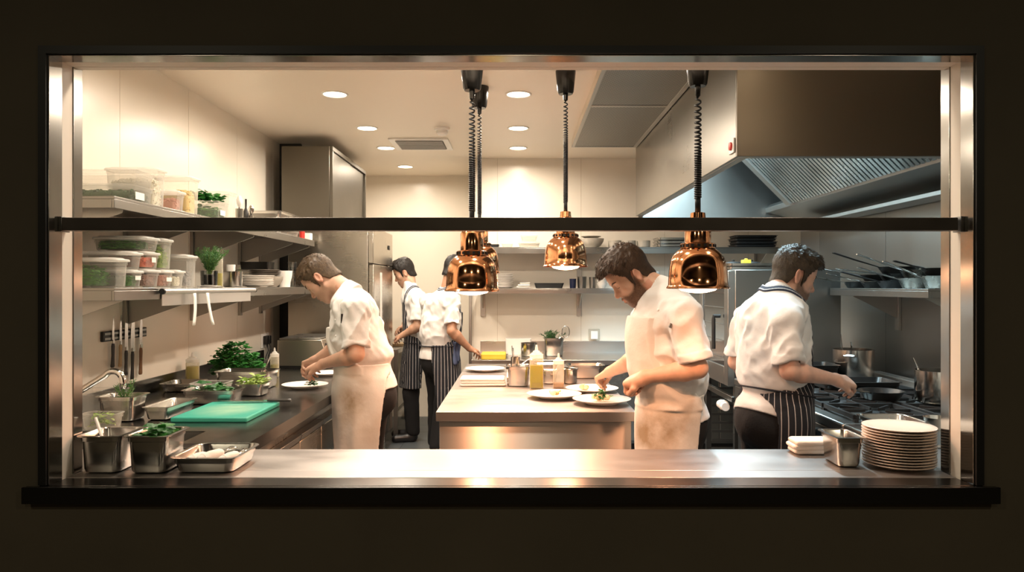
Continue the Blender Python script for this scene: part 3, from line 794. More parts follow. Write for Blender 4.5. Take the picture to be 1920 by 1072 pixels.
# rosemary in a jar
rx, ry = wx(392, 4.23), 4.23
plate((rx, ry, ZL), .062, 'small white saucer under the rosemary jar on lower shelf', 'saucers', h=.008, foot=.7, name='saucer')
jr = thing('glass_jar', 'clear glass jar of dark soil holding rosemary on the lower shelf', 'jar', (rx, ry, ZL + .009))
m = MB(); m.lathe([(.040, 0), (.044, .004), (.047, .085), (.045, .085), (.042, .006), (.0005, .005)], 28, cap1=False); m.build('glass', MT['glass'], jr)
m = MB(); m.lathe([(.0415, .006), (.043, .06), (.03, .064), (.0005, .062)], 24); m.build('soil', MT['soil'], jr)
def sprigs(name, loc, n, H, spread, label, mat='rosemary', needle=.022, seed=5, cat='plant', lean=(0, 0), dens=34):
    R = random.Random(seed); m = MB()
    for i in range(n):
        a = R.uniform(0, 2 * PI); k = spread * R.uniform(.2, 1); h = H * R.uniform(.65, 1.0)
        p0 = Vector((R.uniform(-.012, .012), R.uniform(-.012, .012), 0)); p2 = Vector((math.cos(a) * k + lean[0], math.sin(a) * k + lean[1], h)); p1 = Vector((p2.x * .35, p2.y * .35, h * .55))
        pts = [(p0 * (1 - t) * (1 - t) + p1 * 2 * t * (1 - t) + p2 * t * t) for t in [j / 8 for j in range(9)]]
        m.tube(pts, .0015, 4, mi=1)
        for j in range(dens):
            t = R.uniform(.15, 1); q = p0 * (1 - t) * (1 - t) + p1 * 2 * t * (1 - t) + p2 * t * t
            dd = Vector((R.uniform(-1, 1), R.uniform(-1, 1), R.uniform(.1, 1))).normalized()
            m.leaf(q, dd, (R.uniform(-1, 1), R.uniform(-1, 1), .3), needle * R.uniform(.7, 1.2), needle * .17, .1)
    return tag(m.build(name, [MT[mat], MT['stem']], loc=loc, smooth=0, recalc=False), label, cat)
sprigs('rosemary_plant', (rx, ry, ZL + .0745), 46, .155, .10, 'bushy rosemary growing from the glass jar on the lower shelf', lean=(.012, 0))
squeeze((-1.775, 4.43, ZL), .027, .232, 'squeeze bottle of golden oil on the lower shelf behind the rosemary', .5)
sp = thing('saucepan', 'small stainless saucepan without lid on the lower left shelf', 'pan', (wx(437, 4.64), 4.64, ZL))
m = MB(); pot_mesh(m, .057, .098); m.build('body', MT['potsteel'], sp)
m = MB(); m.lathe([(.024, .06), (.028, .138), (.026, .138), (.022, .062)], 20, (-.01, -.012, 0)); tag(m.build('cup', MT['white'], loc=(sp.location.x, sp.location.y, ZL + .002)), 'small white cup standing inside the shelf saucepan', 'cup')
leaf_heap('herb_garnish', (sp.location.x + .033, sp.location.y + .014, ZL + .082), .008, .012, .04, 16, .012, .012, 'lettuce', 'green garnish peeping out of the shelf saucepan', 4)
plate_stack((wx(483, 5.0), 5.0, ZL), .106, 6, .0115, lambda k, n: 'white plate, %s in the shelf stack beside the saucepan' % from_top(k, n), 'white plates on the lower left shelf', jitter=.004)
bowl((wx(507, 5.26), 5.26, ZL), .088, .075, 'stoneware bowl under brown plates on the lower left shelf', 'ceramicgrey')
plate_stack((wx(497, 5.27), 5.27, ZL + .0755), .108, 3, .012, lambda k, n: 'brown stoneware plate, %s of three on the stoneware bowl' % from_top(k, n), 'brown plates on the lower left shelf', 'ceramicdark', foot=.7)
bowl((wx(534, 5.63), 5.63, ZL), .056, .122, 'deep white bowl on the lower shelf near its far end', 'ceramic', foot=.7)
shelf_box(5.50, 5.62, -2.1, -1.84, ZL, .13, 'grey storage box under the black box at the shelf end', True, ('greycrumb', .7, 'crumb', 'grey contents of the storage box under the black box'))
bb = MB(); bb.rings([rring(.10, .07, .01, 0), rring(.105, .075, .01, .055)]); tag(bb.build('black_box', MT['blackgloss'], loc=(-1.935, 5.56, ZL + .1305)), 'flat black box lying on the grey storage box at shelf end', 'box')
gsrc = None
for i, (dx, k) in enumerate(((0, 0), (0, 1), (0, 2), (.0, 3))):
    p = (-1.765, 5.86, ZL + k * .042)
    if gsrc is None:
        m = MB(); m.lathe([(.026, 0), (.034, .07), (.032, .07), (.024, .004), (.0005, .003)], 20, cap1=False); gsrc = tag(m.build('tumbler', MT['glass'], loc=p), 'glass tumbler, bottom of the nested stack at the shelf end', 'glass', 'glass tumblers on the lower shelf')
    else: dup(gsrc, p, 0, 'glass tumbler, %s of the nested stack at the shelf end' % ('second from bottom', 'third from bottom', 'topmost')[k - 1])

# ------------------------------------------------------------------ things on the upper shelf
ZU = Z_UP + .0005
shelf_box(3.35, 3.545, -2.12, -1.715, ZU, .075, 'clear storage pan of dark green sauce with white sticker on upper shelf', False, ('darkherb', .8, 'crumb', 'dark green sauce inside the clear pan on the upper shelf'), mat='clear', sticker=(-.08, 0.0, .012, .045), name='clear_pan', cat='food pan')
shelf_box(3.35, 3.545, -2.12, -1.712, ZU + .0755, .068, 'empty clear storage pan stacked on the dark green sauce pan', False, None, mat='clear', name='clear_pan', cat='food pan')
shelf_box(3.56, 3.675, -1.98, -1.715, ZU, .19, 'tall plain white lidded storage box on the upper shelf', True, ('creamfood', .85, 'crumb', 'white contents of the tall lidded box on the upper shelf'))
shelf_box(3.765, 3.885, -1.9, -1.715, ZU, .108, 'small lidded storage box of pink salmon mix on upper shelf', True, ('pinkspice', .6, 'chunk', 'pink mix inside the small box on the upper shelf'))
shelf_box(3.93, 4.075, -1.93, -1.72, ZU, .205, 'tall lidded storage box of dry pasta on the upper shelf', True, ('pasta', .72, 'chunk', 'dry yellow pasta inside the tall box on the upper shelf'))
shelf_box(4.29, 4.47, -1.94, -1.715, ZU, .11, 'clear box of chopped herbs with sticker on the upper shelf', False, ('boxgreens', .75, 'leaf', 'chopped herbs inside the clear box on the upper shelf'), mat='clear', sticker=(-.05, .02, .03, .06))
leaf_heap('kale', (-1.83, 4.38, ZU + .112), .1, .07, .06, 130, .05, .045, 'parsley', 'curly green kale heaped on the clear herb box, upper shelf', 9, clip=0)
shelf_box(4.56, 4.72, -1.97, -1.76, ZU, .20, 'tall empty clear box behind the kale on the upper shelf', False, None, mat='clear')
for i, (px, Y, r, H, lb) in enumerate(((447, 4.85, .032, .12, 'dark steel utensil cup on the upper shelf beside the clear box'), (468, 5.1, .026, .10, 'second utensil cup on the upper shelf, farther along'))):
    m = MB(); m.lathe([(r * .9, 0), (r, H), (r - .002, H), (r * .9 - .002, .003)], 22); tag(m.build('utensil_cup', MT['potsteel'], loc=(wx(px, Y), Y, ZU)), lb, 'cup', 'utensil cups')
for px, Y, H, lb in ((447, 4.85, .205, 'spatula with pale blade standing in the dark utensil cup'), (461, 4.99, .20, 'tall narrow oil bottle between the utensil cups'), (469, 5.1, .17, 'long spoon standing in the second utensil cup')):
    x = wx(px, Y)
    if 'bottle' in lb:
        m = MB(); m.lathe([(.016, 0), (.018, .004), (.018, H * .55), (.007, H * .7), (.007, H), (.0005, H)], 18); tag(m.build('oil_bottle', MT['blackgloss'], loc=(x, Y, ZU)), lb, 'bottle')
    else:
        m = MB(); m.tube([(0, 0, .004), (.004, .004, H * .7)], .004, 8, mi=1); m.lathe([(.003, H * .62), (.018, H * .75), (.02, H * .88), (.008, H)], 12, (.005, .005, 0))
        tag(m.build('spatula' if 'spatula' in lb else 'spoon', [MT['white'] if 'spatula' in lb else MT['potsteel'], MT['handle']], loc=(x, Y, ZU)), lb, 'utensil')
for k in range(3):
    gn_pan((-1.87, 5.68, ZU + k * .058), .145, .24, .052, 'shallow steel pan, %s of three at the far end of upper shelf' % from_top(k, 3), group='steel pans on the upper shelf')
m = MB(); m.rings([rring(.045, .03, .006, 0), rring(.045, .03, .006, .055)]); tag(m.build('carton', MT['white'], loc=(-1.745, 6.17, ZU)), 'small white carton at the far end of the upper shelf', 'box')
m = MB(); m.lathe([(.022, 0), (.022, .06), (.018, .064)], 18); tag(m.build('red_tin', MT['redpaint'], loc=(-1.75, 6.07, ZU)), 'small red tin beside the white carton on the upper shelf', 'tin')

# ------------------------------------------------------------------ knife rack on the left wall
kr = thing('knife_rack', 'black magnetic knife rack on the cream wall under the lower shelf', 'knife rack', (LW + .0005, 4.05, 1.231))
m = MB(); m.box(LW + .0005, LW + .016, 3.83, 4.28, 1.232, 1.285); m.build('bar', MT['black'], kr, world=True, bevel=.003)
m = MB(); m.box(LW + .0161, LW + .019, 3.84, 4.27, 1.240, 1.251); m.box(LW + .0161, LW + .019, 3.84, 4.27, 1.266, 1.277); m.build('magnet_strip', MT['steeldark'], kr, world=True)
KN = [(213, 592, 643, 688, 'handle', .020, 'slim knife with black handle, first on the magnetic rack'), (227, 590, 645, 687, 'lightwood', .022, 'knife with pale wooden handle, second on the magnetic rack'),
      (237.5, 575, 656, 703, 'handle', .034, 'broad knife with dark handle, third on the magnetic rack'), (249.5, 580, 658, 710, 'handle', .044, 'longest chef knife with black handle, fourth on the magnetic rack'), (265, 583, 651, 701, 'wood', .034, 'knife with brown wooden handle, last on the magnetic rack')]
for px, yt, yh, yb, hm, wd, lb in KN:
    Y = (LW + .025) * FOC / (px - VPX)
    zt, zh, zb = wz(yt, Y), wz(yh, Y), wz(yb, Y)
    k = knife('kitchen_knife', (LW + .0225, Y, zh + .016), (0, -PI / 2, 0), zt - zh - .016, zh - zb, lb, hm, wd, 'knife', 'knives on the magnetic rack')
    k.rotation_euler = Matrix(((0, 1, 0), (0, 0, 1), (1, 0, 0))).to_euler()
# wall socket with black plugs
ws = thing('wall_socket', 'wall socket with two black plugs beside the black gap near the fridge', 'socket', (LW + .0005, 6.33, 1.0))
m = MB(); m.box(LW + .0005, LW + .009, 6.22, 6.40, 1.0, 1.12); m.build('plate', MT['white'], ws, world=True, bevel=.002)
for yy in (6.28, 6.34):
    m = MB(); m.box(LW + .0092, LW + .045, yy - .024, yy + .024, 1.03, 1.10); m.build('plug', MT['black'], ws, world=True, bevel=.005)
    m = MB(); m.tube([(LW + .035, yy, 1.032), (LW + .05, yy - .01, .98), (LW + .04, yy - .04, .93), (LW + .05, yy - .08, .915)], .004, 6); m.build('cord', MT['black'], ws, world=True, smooth=3)

# ------------------------------------------------------------------ things on the left worktop
T0 = TOPZ + .0006
def wtop(px, base_y, back=0.0):
    Y = yz(base_y, TOPZ); return wx(px, Y), Y
gn_pan((-1.832, 3.47, T0), .086, .075, .115, 'deep steel pan of rosemary beside the tap on the left worktop', group='steel pans on the left worktop')
sprigs('rosemary_bunch', (-1.82, 3.47, T0 + .05), 12, .125, .06, 'loose rosemary sprigs standing in the pan by the tap', seed=8, cat='herbs', dens=26)
gn_pan((-1.664, 3.585, T0), .058, .15, .062, 'long shallow steel pan with brown crumbs in front of spinach pan', group='steel pans on the left worktop')
crumb_heap('brown_crumbs', (-1.664, 3.57, T0 + .006), .036, .11, .012, 160, .008, 'spice', 'brown crumbs in the long shallow steel pan', 3, core=True)
gn_pan((-1.615, 3.972, T0), .135, .085, .075, 'steel pan of spinach leaves behind the long shallow pan', group='steel pans on the left worktop')
leaf_heap('spinach_leaves', (-1.615, 3.972, T0 + .02), .125, .07, .09, 110, .07, .04, 'spinach', 'spinach leaves heaped in the steel pan beside the green board', 11, up=.4, clip=.06, cx=(.118, .068))
tb = tub((-1.705, 4.163, T0), .092, .075, .085, 'milky plastic tub of chopped onion between the spinach and salad pans', False, 'milky', group='food storage boxes')
crumb_heap('chopped_onion', (-1.705, 4.163, T0 + .0085), .066, .05, .05, 160, .014, 'creamfood', 'chopped onion inside the milky tub on the worktop', 5)
gn_pan((-1.505, 4.26, T0), .075, .075, .07, 'small steel pan of pale salad leaves beside the milky tub', group='steel pans on the left worktop')
leaf_heap('salad_leaves', (-1.515, 4.26, T0 + .03), .10, .075, .085, 120, .055, .035, 'lettuce', 'pale salad leaves heaped in the small steel pan', 12, up=.4, clip=.045, cx=(.044, .044))
gn_pan((-1.655, 4.58, T0), .165, .10, .105, 'large deep steel pan before the big parsley bunch', group='steel pans on the left worktop')
crumb_heap('herb_trimmings', (-1.655, 4.58, T0 + .006), .125, .06, .06, 60, .014, 'lettuce', 'herb trimmings in the large deep steel pan', 5)
m = MB(); m.tube([(0, 0, 0), (.05, .0, .11)], .006, 8, flat=.5); m.lathe([(.006, -.03), (.02, -.012), (.018, .004), (.004, .01)], 14)
tag(m.build('serving_spoon', MT['potsteel'], loc=(-1.56, 4.60, T0 + .098)), 'steel spoon handle sticking out of the large deep pan', 'spoon')
# parsley bunch behind the large pan
def parsley(name, loc, rx_, ry_, h, n, label, seed):
    R = random.Random(seed); m = MB()
    for i in range(n):
        a = R.uniform(0, 2 * PI); k = math.sqrt(R.random()); f = R.random() ** .7
        p = Vector((math.cos(a) * k * rx_, math.sin(a) * k * ry_, h * (.12 + .88 * f) * (1.05 - .62 * k * k)))
        base = Vector((p.x * .3, p.y * .3, 0))
        if i % 3 == 0: m.tube([base, (base + p) / 2 + Vector((0, 0, .01)), p], .0013, 4, mi=1)
        out = Vector((p.x, p.y, h * .3)).normalized()
        for j in range(3):
            b = R.uniform(0, 2 * PI)
            d = (out * .5 + Vector((math.cos(b), math.sin(b), R.uniform(-.3, .5)))).normalized()
            L = R.uniform(.026, .042)
            m.leaf(p, d, (R.uniform(-.4, .4), R.uniform(-.4, .4), 1), L, L * .8, R.uniform(0, .4))
    return tag(m.build(name, [MT['parsley'], MT['stem']], loc=loc, smooth=0, recalc=False), label, 'herbs')
parsley('parsley_bunch', (-1.85, 4.92, T0 + .002), .165, .15, .24, 420, 'big bushy bunch of dark green parsley on the left worktop', 21)
squeeze((wx(361, 4.72), 4.72, T0), .041, .20, 'squeeze bottle of cloudy yellow oil standing against the left wall', .78, 'oil')
squeeze((wx(515, 5.08), 5.08, T0), .029, .20, 'squeeze bottle of green oil beside the parsley, near the toaster', .6, 'oilgreen')
gn_pan((-1.99, 4.46, T0), .095, .11, .05, 'shallow brown lined steel pan under the wall upstand', group='steel pans on the left worktop', mat='pannew')
gb_ = MB(); gb_.box(-.175, .175, -.235, .235, 0, .022); tag(gb_.build('chopping_board', MT['greenboard'], loc=(-1.402, 3.625, T0), bevel=.006), 'bright green chopping board on the left worktop', 'chopping board')
k = knife('kitchen_knife', (-1.30, 3.83, T0 + .0335), (0, 0, 0), .24, .12, 'chef knife with black handle lying on the green chopping board', 'handle', .036)
k.rotation_euler = (Matrix.Rotation(PI + .10, 3, 'Z') @ Matrix.Rotation(PI / 2, 3, 'X')).to_euler()
k.location.z = T0 + .0245 + .008
# clear tubs and the ladle behind the pass pans
tub((-1.80, 3.24, T0), .075, .04, .07, 'shallow clear tub with lime and herbs behind the two deep pass pans', False, 'clear', group='food storage boxes')
leaf_heap('lime_herbs', (-1.80, 3.24, T0 + .012), .055, .022, .07, 40, .04, .025, 'lettuce', 'lime green herbs in the clear tub behind the pass pans', 14, clip=.065)
bowl((-2.02, 3.215, T0), .07, .075, 'clear mixing bowl behind the deep pass pan nearest the wall', 'clear', 'bowls', 'mixing_bowl')
tub((-2.0, 3.62, T0), .09, .07, .12, 'milky tub standing under the tap at the left wall', False, 'milky', group='food storage boxes')
# toaster oven at the far end
to = thing('countertop_toaster', 'boxy stainless countertop toaster at the far end of the left worktop', 'toaster', (-1.6, 5.85, T0))
m = MB(); m.prism([(-1.80, .02 + T0), (-1.43, .02 + T0), (-1.43, .10 + T0), (-1.47, .215 + T0), (-1.80, .215 + T0)], 'y', 5.60, 6.15); m.build('body', MT['steelfridge'], to, world=True, bevel=.004)
m = MB(); m.box(-1.79, -1.48, 5.61, 6.14, T0 + .2155, T0 + .228); m.build('top_tray', MT['steelh'], to, world=True, bevel=.003)
m = MB(); m.box(-1.785, -1.45, 5.62, 6.13, T0, T0 + .0195); m.build('base', MT['black'], to, world=True)
for i in range(3):
    m = MB(); zz = T0 + .115 + i * .03; xx = -1.43 - .04 * (.015 + i * .03) / .115
    m.obox((xx + .001, 5.72 + .0, zz), (.006, .10, .02), Matrix.Rotation(-.33, 3, 'Y')); m.build('button', MT['black'], to, world=True)
m = MB(); m.tube([(-1.795, 5.8, T0 + .15), (-1.83, 5.8, T0 + .17), (-1.83, 5.8, T0 + .1)], .006, 8); m.build('side_handle', MT['black'], to, world=True)
# plates on the worktop by the chef
plate((wx(572, 4.55), 4.55, T0), .138, 'white plate of dark garnish under the hands of the chef at the left worktop', 'white plates', h=.024)
leaf_heap('dark_garnish', (wx(583, 4.53), 4.53, T0 + .018), .028, .025, .032, 46, .035, .022, 'darkherb', 'dark green garnish on the plate of the chef at the left worktop', 31, up=.3, clip=0)
plate((wx(612, 5.2), 5.2, T0), .125, 'empty white plate on the left worktop behind the working chef', 'white plates', h=.02)
plate((wx(490, 4.86), 4.74, T0), .05, 'small white saucer beside the large deep pan on the worktop', 'saucers', h=.012, foot=.6, name='saucer')

# ------------------------------------------------------------------ tall fridge and cabinet, recess table
tf = thing('tall_fridge', 'tall stainless steel fridge at the far end of the left worktop', 'fridge', (-1.58, 6.8, 0))
m = MB(); m.box(-1.935, -1.262, 6.30, 7.28, .12, 2.02); m.build('body', MT['steelfridge'], tf, world=True, bevel=.004)
m = MB(); m.box(-1.2615, -1.216, 6.305, 7.275, 1.712, 2.02); m.build('control_panel', MT['steelfridge'], tf, world=True, bevel=.006)
m = MB(); m.box(-1.2615, -1.216, 6.33, 7.275, .14, 1.705); m.build('door', MT['steelfridge'], tf, world=True, bevel=.008)
m = MB(); m.box(-1.2158, -1.213, 6.62, 6.70, 1.15, 1.64); o = m.build('door_label', MT['paper'], tf, world=True); o['label'] = 'pale vertical label strip'
m = MB(); m.box(-1.2158, -1.208, 7.02, 7.09, 1.86, 1.90); m.build('lock', MT['black'], tf, world=True, bevel=.002)
m = MB(); m.box(-1.90, -1.28, 6.34, 7.25, 0, .1195); m.build('plinth', MT['black'], tf, world=True)
uc = thing('high_cabinet', 'stainless steel cabinet with sliding doors standing on the tall fridge under the ceiling', 'cabinet', (-1.77, 7, 2.021))
m = MB(); m.box(-1.99, -1.585, 6.30, 7.68, 2.0215, 2.70); m.build('body', MT['steelcab'], uc, world=True, bevel=.003)
m = MB(); m.box(-1.5848, -1.557, 6.30, 7.68, 2.665, 2.70); m.box(-1.5848, -1.557, 6.30, 7.68, 2.0215, 2.05); m.box(-1.5848, -1.557, 6.30, 6.33, 2.051, 2.664); m.box(-1.5848, -1.557, 7.65, 7.68, 2.051, 2.664); m.build('frame', MT['steelcab'], uc, world=True, bevel=.002)
for i, (a, b, x) in enumerate(((6.335, 7.02, -1.571), (6.98, 7.645, -1.579))):
    m = MB(); m.box(x - .005, x, a, b, 2.055, 2.66); m.build('sliding_door', MT['steelcab'], uc, world=True, bevel=.001)
m = MB(); m.box(LW + .0005, -1.95, 6.72, 6.76, 0, 2.8 - .001); struct('gap_dark_panel', m, MT['black'])  # black sheet put in for the darkness of the gap beside the fridge
pt = thing('prep_table', 'steel prep table in the recess behind the tall fridge', 'table', (-1.3, 7.8, 0))
m = MB(); m.box(-1.9, -1.17, 7.30, 8.65, .855, .90); m.build('top', MT['steelh'], pt, world=True, bevel=.003)
for x, y in ((-1.193, 7.33), (-1.86, 7.33), (-1.193, 8.6), (-1.86, 8.6)):
    m = MB(); m.box(x - .02, x + .02, y - .02, y + .02, 0.03, .8545); m.lathe([(.014, .0), (.014, .03)], 12, (x, y, 0)); m.build('leg', MT['steeldark'], pt, world=True)
m = MB(); m.box(-1.212, -1.175, 7.355, 8.575, .25, .285); m.build('side_rail', MT['steeldark'], pt, world=True)
m = MB(); m.box(-.17, .17, -.12, .12, 0, .03); tag(m.build('chopping_board', MT['lightwood'], loc=(-1.34, 7.75, .9005), bevel=.003), 'brown wooden board on the prep table in the recess', 'chopping board')

# ------------------------------------------------------------------ pans and cutlery tray on the pass, towards the left wall
P0 = PASSZ + .0006
gn_pan((-1.425, 2.62, P0), .070, .082, .13, 'deep steel pan holding a ladle, in the corner of the pass', group='steel pans on the pass')
m = MB(); m.tube([(.0, 0, -.09), (-.055, .01, .05)], .0085, 8, flat=.45); tag(m.build('ladle', MT['white'], loc=(-1.42, 2.60, P0 + .13)), 'pale ladle handle leaning in the deep corner pan', 'ladle')
gn_pan((-1.262, 2.62, P0), .070, .085, .13, 'deep steel pan of green leaves on the pass, beside the corner pan', group='steel pans on the pass')
leaf_heap('green_leaves', (-1.262, 2.62, P0 + .095), .058, .075, .06, 150, .045, .032, 'parsley', 'green leaves heaped in the deep pan on the pass', 17, up=.3, clip=.04, cx=(.054, .066))
ct = gn_pan((-1.072, 2.66, P0), .107, .118, .055, 'shallow steel tray of wrapped cutlery on the pass', group='steel pans on the pass')
def roll(loc, L, r, az, el, label, name='napkin_roll'):
    t = thing(name, label, 'cutlery roll', loc, 0, 'napkin rolls in the cutlery tray')
    t.rotation_euler = (Matrix.Rotation(az, 3, 'Z') @ Matrix.Rotation(-el, 3, 'Y')).to_euler()
    m = MB(); pts = [(-L / 2, 0, 0), (-L / 2 + .01, 0, 0), (0, 0, .002), (L / 2 - .01, 0, 0), (L / 2, 0, 0)]
    m.tube(pts, [r * .8, r, r * 1.05, r, r * .75], 14); m.tube([(-L * .3, 0, 0), (-L * .12, 0, 0)], r * 1.1, 14); m.build('napkin', MT['linen'], t)
    for j, a in enumerate((-.3, .3)):
        m = MB(); m.tube([(L / 2 - .01, a * r, 0), (L / 2 + .02, a * r, .002), (L / 2 + .028, a * r, .003), (L / 2 + .05, a * r, .004), (L / 2 + .058, a * r, .003)], [.003, .003, .007, .015, .005], 10, flat=.3)
        m.build('fork' if j else 'spoon', MT['chrome'], t)
roll((-1.09, 2.65, P0 + .034), .10, .018, 1.05, .10, 'white napkin roll of cutlery, tallest in the tray')
roll((-1.025, 2.65, P0 + .030), .085, .016, 1.2, .08, 'white napkin roll with shiny fork at the far end of tray')
roll((-1.14, 2.66, P0 + .028), .075, .015, 1.15, .06, 'napkin roll lying low beside the tray rim')
# ------------------------------------------------------------------ island
IX0, IX1, IY0, IY1 = -.402, .586, 3.68, 5.95
isl = thing('kitchen_island', 'stainless steel kitchen island in the middle of the room, plates on it', 'island', (.1, 4.8, 0))
m = MB(); m.box(IX0, IX1, IY0, IY1, TOPZ - .048, TOPZ); m.build('top', MT['steelpass'], isl, world=True, bevel=.003)
m = MB(); m.box(IX0 + .015, IX1 - .02, IY0 + .025, IY0 + .045, .05, TOPZ - .0485); m.build('front_panel', MT['islandfront'], isl, world=True, bevel=.002)
m = MB(); m.box(IX0 + .015, IX0 + .035, IY0 + .0455, IY1 - .03, .05, TOPZ - .0485); m.build('side_panel', MT['steeldark'], isl, world=True)
m = MB(); m.box(IX0 + .04, IX1 - .06, IY0 + .05, IY1 - .03, .40, .42); m.build('shelf', MT['steelh'], isl, world=True)
for x, y in ((IX0 + .06, IY0 + .08), (IX1 - .06, IY0 + .08), (IX0 + .06, IY1 - .06), (IX1 - .06, IY1 - .06)):
    m = MB(); m.box(x - .018, x + .018, y - .018, y + .018, 0, TOPZ - .0488) if y > 4 else m.box(x - .018, x + .018, y - .018, y + .018, 0, .0495); m.build('leg', MT['steeldark'], isl, world=True)
m = MB(); m.rings([rring(.10, .10, .02, 0), rring(.11, .11, .02, .12)]); tag(m.build('crate', MT['denim'], loc=(.44, 4.1, .4206)), 'blue crate on the lower shelf of the island', 'crate')
# folded towel
def towel(loc, hx, hy, layers, th, label, mat='linen', rotz=0, seed=2, name='folded_towel', skew=.006):
    R = random.Random(seed); m = MB()
    for k in range(layers):
        dx, dy = R.uniform(-skew, skew), R.uniform(-skew, skew); a, b = hx - R.uniform(0, .008), hy - R.uniform(0, .008)
        z = k * th + .0017
        ring = lambda o, zz: [(p[0] + dx, p[1] + dy, p[2] + .0015 * math.sin(p[0] * 60 + k) * (1 if zz else 0)) for p in rring(a - o, b - o, .012, z + zz)]
        m.rings([ring(.006, .0002), ring(.001, th * .25), ring(0, th * .5), ring(.001, th * .75), ring(.006, th * .99)])
    o = m.build(name, MT[mat], loc=loc, rot=(0, 0, rotz), smooth=1.2)
    return tag(o, label, 'towel')
towel((-.218, 4.68, T0), .142, .085, 3, .016, 'white folded towel near the front left of the island')
m = MB()
plate((-.235, 5.45, T0), .145, 'white plate at the far left of the island, behind the folded towel')
gn_pan((.003, 4.67, T0), .074, .078, .125, 'deep steel pan holding plating spoons on the island', group='steel pans on the island')
m = MB(); m.lathe([(.026, 0), (.029, .17), (.027, .17), (.024, .004)], 22); tag(m.build('utensil_cup', MT['potsteel'], loc=(-.012, 4.67, T0 + .006)), 'steel utensil cup standing in the deep island pan', 'cup')
for j, (a, b, L, mt, lb) in enumerate(((-.012, .0, .235, 'potsteel', 'steel tongs leaning left out of the island utensil cup'), (-.014, .012, .22, 'potsteel', 'thin steel spatula leaning left out of the island utensil cup'), (.012, -.004, .20, 'white', 'pale spatula handle leaning right in the island utensil cup'))):
    m = MB(); m.tube([(0, 0, 0), (a * .8, b * .8, L * .8), (a, b, L)], [.004, .005, .006], 8, flat=.5); tag(m.build('utensil', MT[mt], loc=(-.022 + .010 * j, 4.67, T0 + .012)), lb, 'utensil')
for j in range(2):
    m = MB(); m.tube([(0, 0, 0), (.06, 0, .02), (.085, .0, .022), (.105, 0, .01)], [.004, .004, .014, .004], 10, flat=.4)
    o = m.build('plating_spoon', MT['chrome'], loc=(.015, 4.62 + .03 * j, T0 + .127), rot=(0, -.25, -.35 + .4 * j)); tag(o, 'shiny plating spoon lying over the deep island pan, %s from the front' % ORD[j], 'spoon', 'plating spoons')
squeeze((.116, 4.53, T0), .041, .262, 'tall squeeze bottle half full of golden oil on the island', .74, 'oil', group='squeeze bottles', square=True)
squeeze((.251, 4.55, T0), .033, .21, 'shorter milky squeeze bottle with little sauce on the island', .2, 'sauce', group='squeeze bottles', square=True)
gn_pan((.205, 4.76, T0), .05, .05, .085, 'small steel pan between the two squeeze bottles', group='steel pans on the island')
m = MB(); pot_mesh(m, .046, .09); m.lathe([(.046, .088), (.056, .094), (.054, .097), (.045, .091)], 30, cap0=False, cap1=False); tag(m.build('sauce_pot', MT['potsteel'], loc=(.335, 4.76, T0)), 'small round steel sauce pot right of the milky bottle', 'pot')
gn_pan((.46, 5.08, T0), .118, .09, .088, 'wide steel pan at the back of the island near the bearded chef', group='steel pans on the island')
gn_pan((.19, 5.16, T0), .08, .085, .085, 'steel pan behind the squeeze bottles at the island back', group='steel pans on the island')
plate((.205, 4.145, T0), .152, 'white plate of pale greens, left of the two front island plates', h=.026)
plate((.445, 3.94, T0), .154, 'white plate of scallops and dark greens at the near island corner', h=.028)
plate((.44, 4.40, T0), .155, 'white plate under the hands of the bearded chef', h=.022)
def food(loc, n, r, h, label, seed, leafmat, nl, ll=.03):
    R = random.Random(seed); m = MB()
    for i in range(n):
        a, k = R.uniform(0, 2 * PI), R.uniform(0, r * .7); s = R.uniform(.011, .019)
        c = Vector((math.cos(a) * k, math.sin(a) * k, s * .8 + .004 + h * .35 * R.random() * (1 - k / r)))
        m.lathe([(s * .6, -s * .7), (s, -s * .3), (s, s * .3), (s * .55, s * .7)], 10, c, Matrix.Rotation(R.uniform(-.5, .5), 3, 'X'))
    for i in range(nl):
        a, k = R.uniform(0, 2 * PI), R.uniform(0, r * .8)
        p = Vector((math.cos(a) * k, math.sin(a) * k, .012 + h * (1 - k / r) * R.uniform(.5, 1)))
        b = R.uniform(0, 2 * PI)
        m.leaf(p, (math.cos(b), math.sin(b), R.uniform(-.4, .6)), (0, 0, 1), ll * R.uniform(.7, 1.2), ll * .45, .3, 1)
    return tag(m.build('plated_food', [MT['food'], MT[leafmat]], loc=loc, smooth=.8), label, 'food', kind='stuff')
food((.44, 3.94, T0 + .0085), 12, .058, .055, 'seared scallops and dark greens on the near corner plate', 4, 'spinach', 44, .042)
food((.215, 4.145, T0 + .0085), 3, .05, .018, 'pale greens on the left front island plate', 5, 'lettuce', 26, .028)
food((.395, 4.40, T0 + .0085), 9, .05, .016, 'small white pieces on the plate under the bearded chef', 6, 'lettuce', 4, .02)

# ------------------------------------------------------------------ back counter
bc = thing('back_counter', 'stainless steel counter with upstand along the cream back wall', 'counter', (1.2, 7.1, 0))
m = MB(); m.box(-.41, 2.95, 6.66, BWY - .012, BACKZ - .045, BACKZ); m.build('top', MT['steel'], bc, world=True, bevel=.003)
m = MB(); m.box(-.37, 2.95, BWY - .0115, BWY - .0005, BACKZ - .045, BACKZ + .11); m.build('upstand', MT['steel'], bc, world=True, bevel=.002)
m = MB(); m.box(-.33, 2.9, 6.74, BWY - .02, .1, BACKZ - .0455); m.build('body', MT['steeldark'], bc, world=True)
m = MB(); m.box(-.28, 2.85, 6.78, BWY - .04, 0, .0995); m.build('plinth', MT['black'], bc, world=True)
for k in range(6):
    x = -.32 + k * .535
    m = MB(); m.box(x + .006, x + .529, 6.722, 6.7398, .13, BACKZ - .07); m.build('door', MT['steelfridge'], bc, world=True, bevel=.003)
B0 = BACKZ + .0006
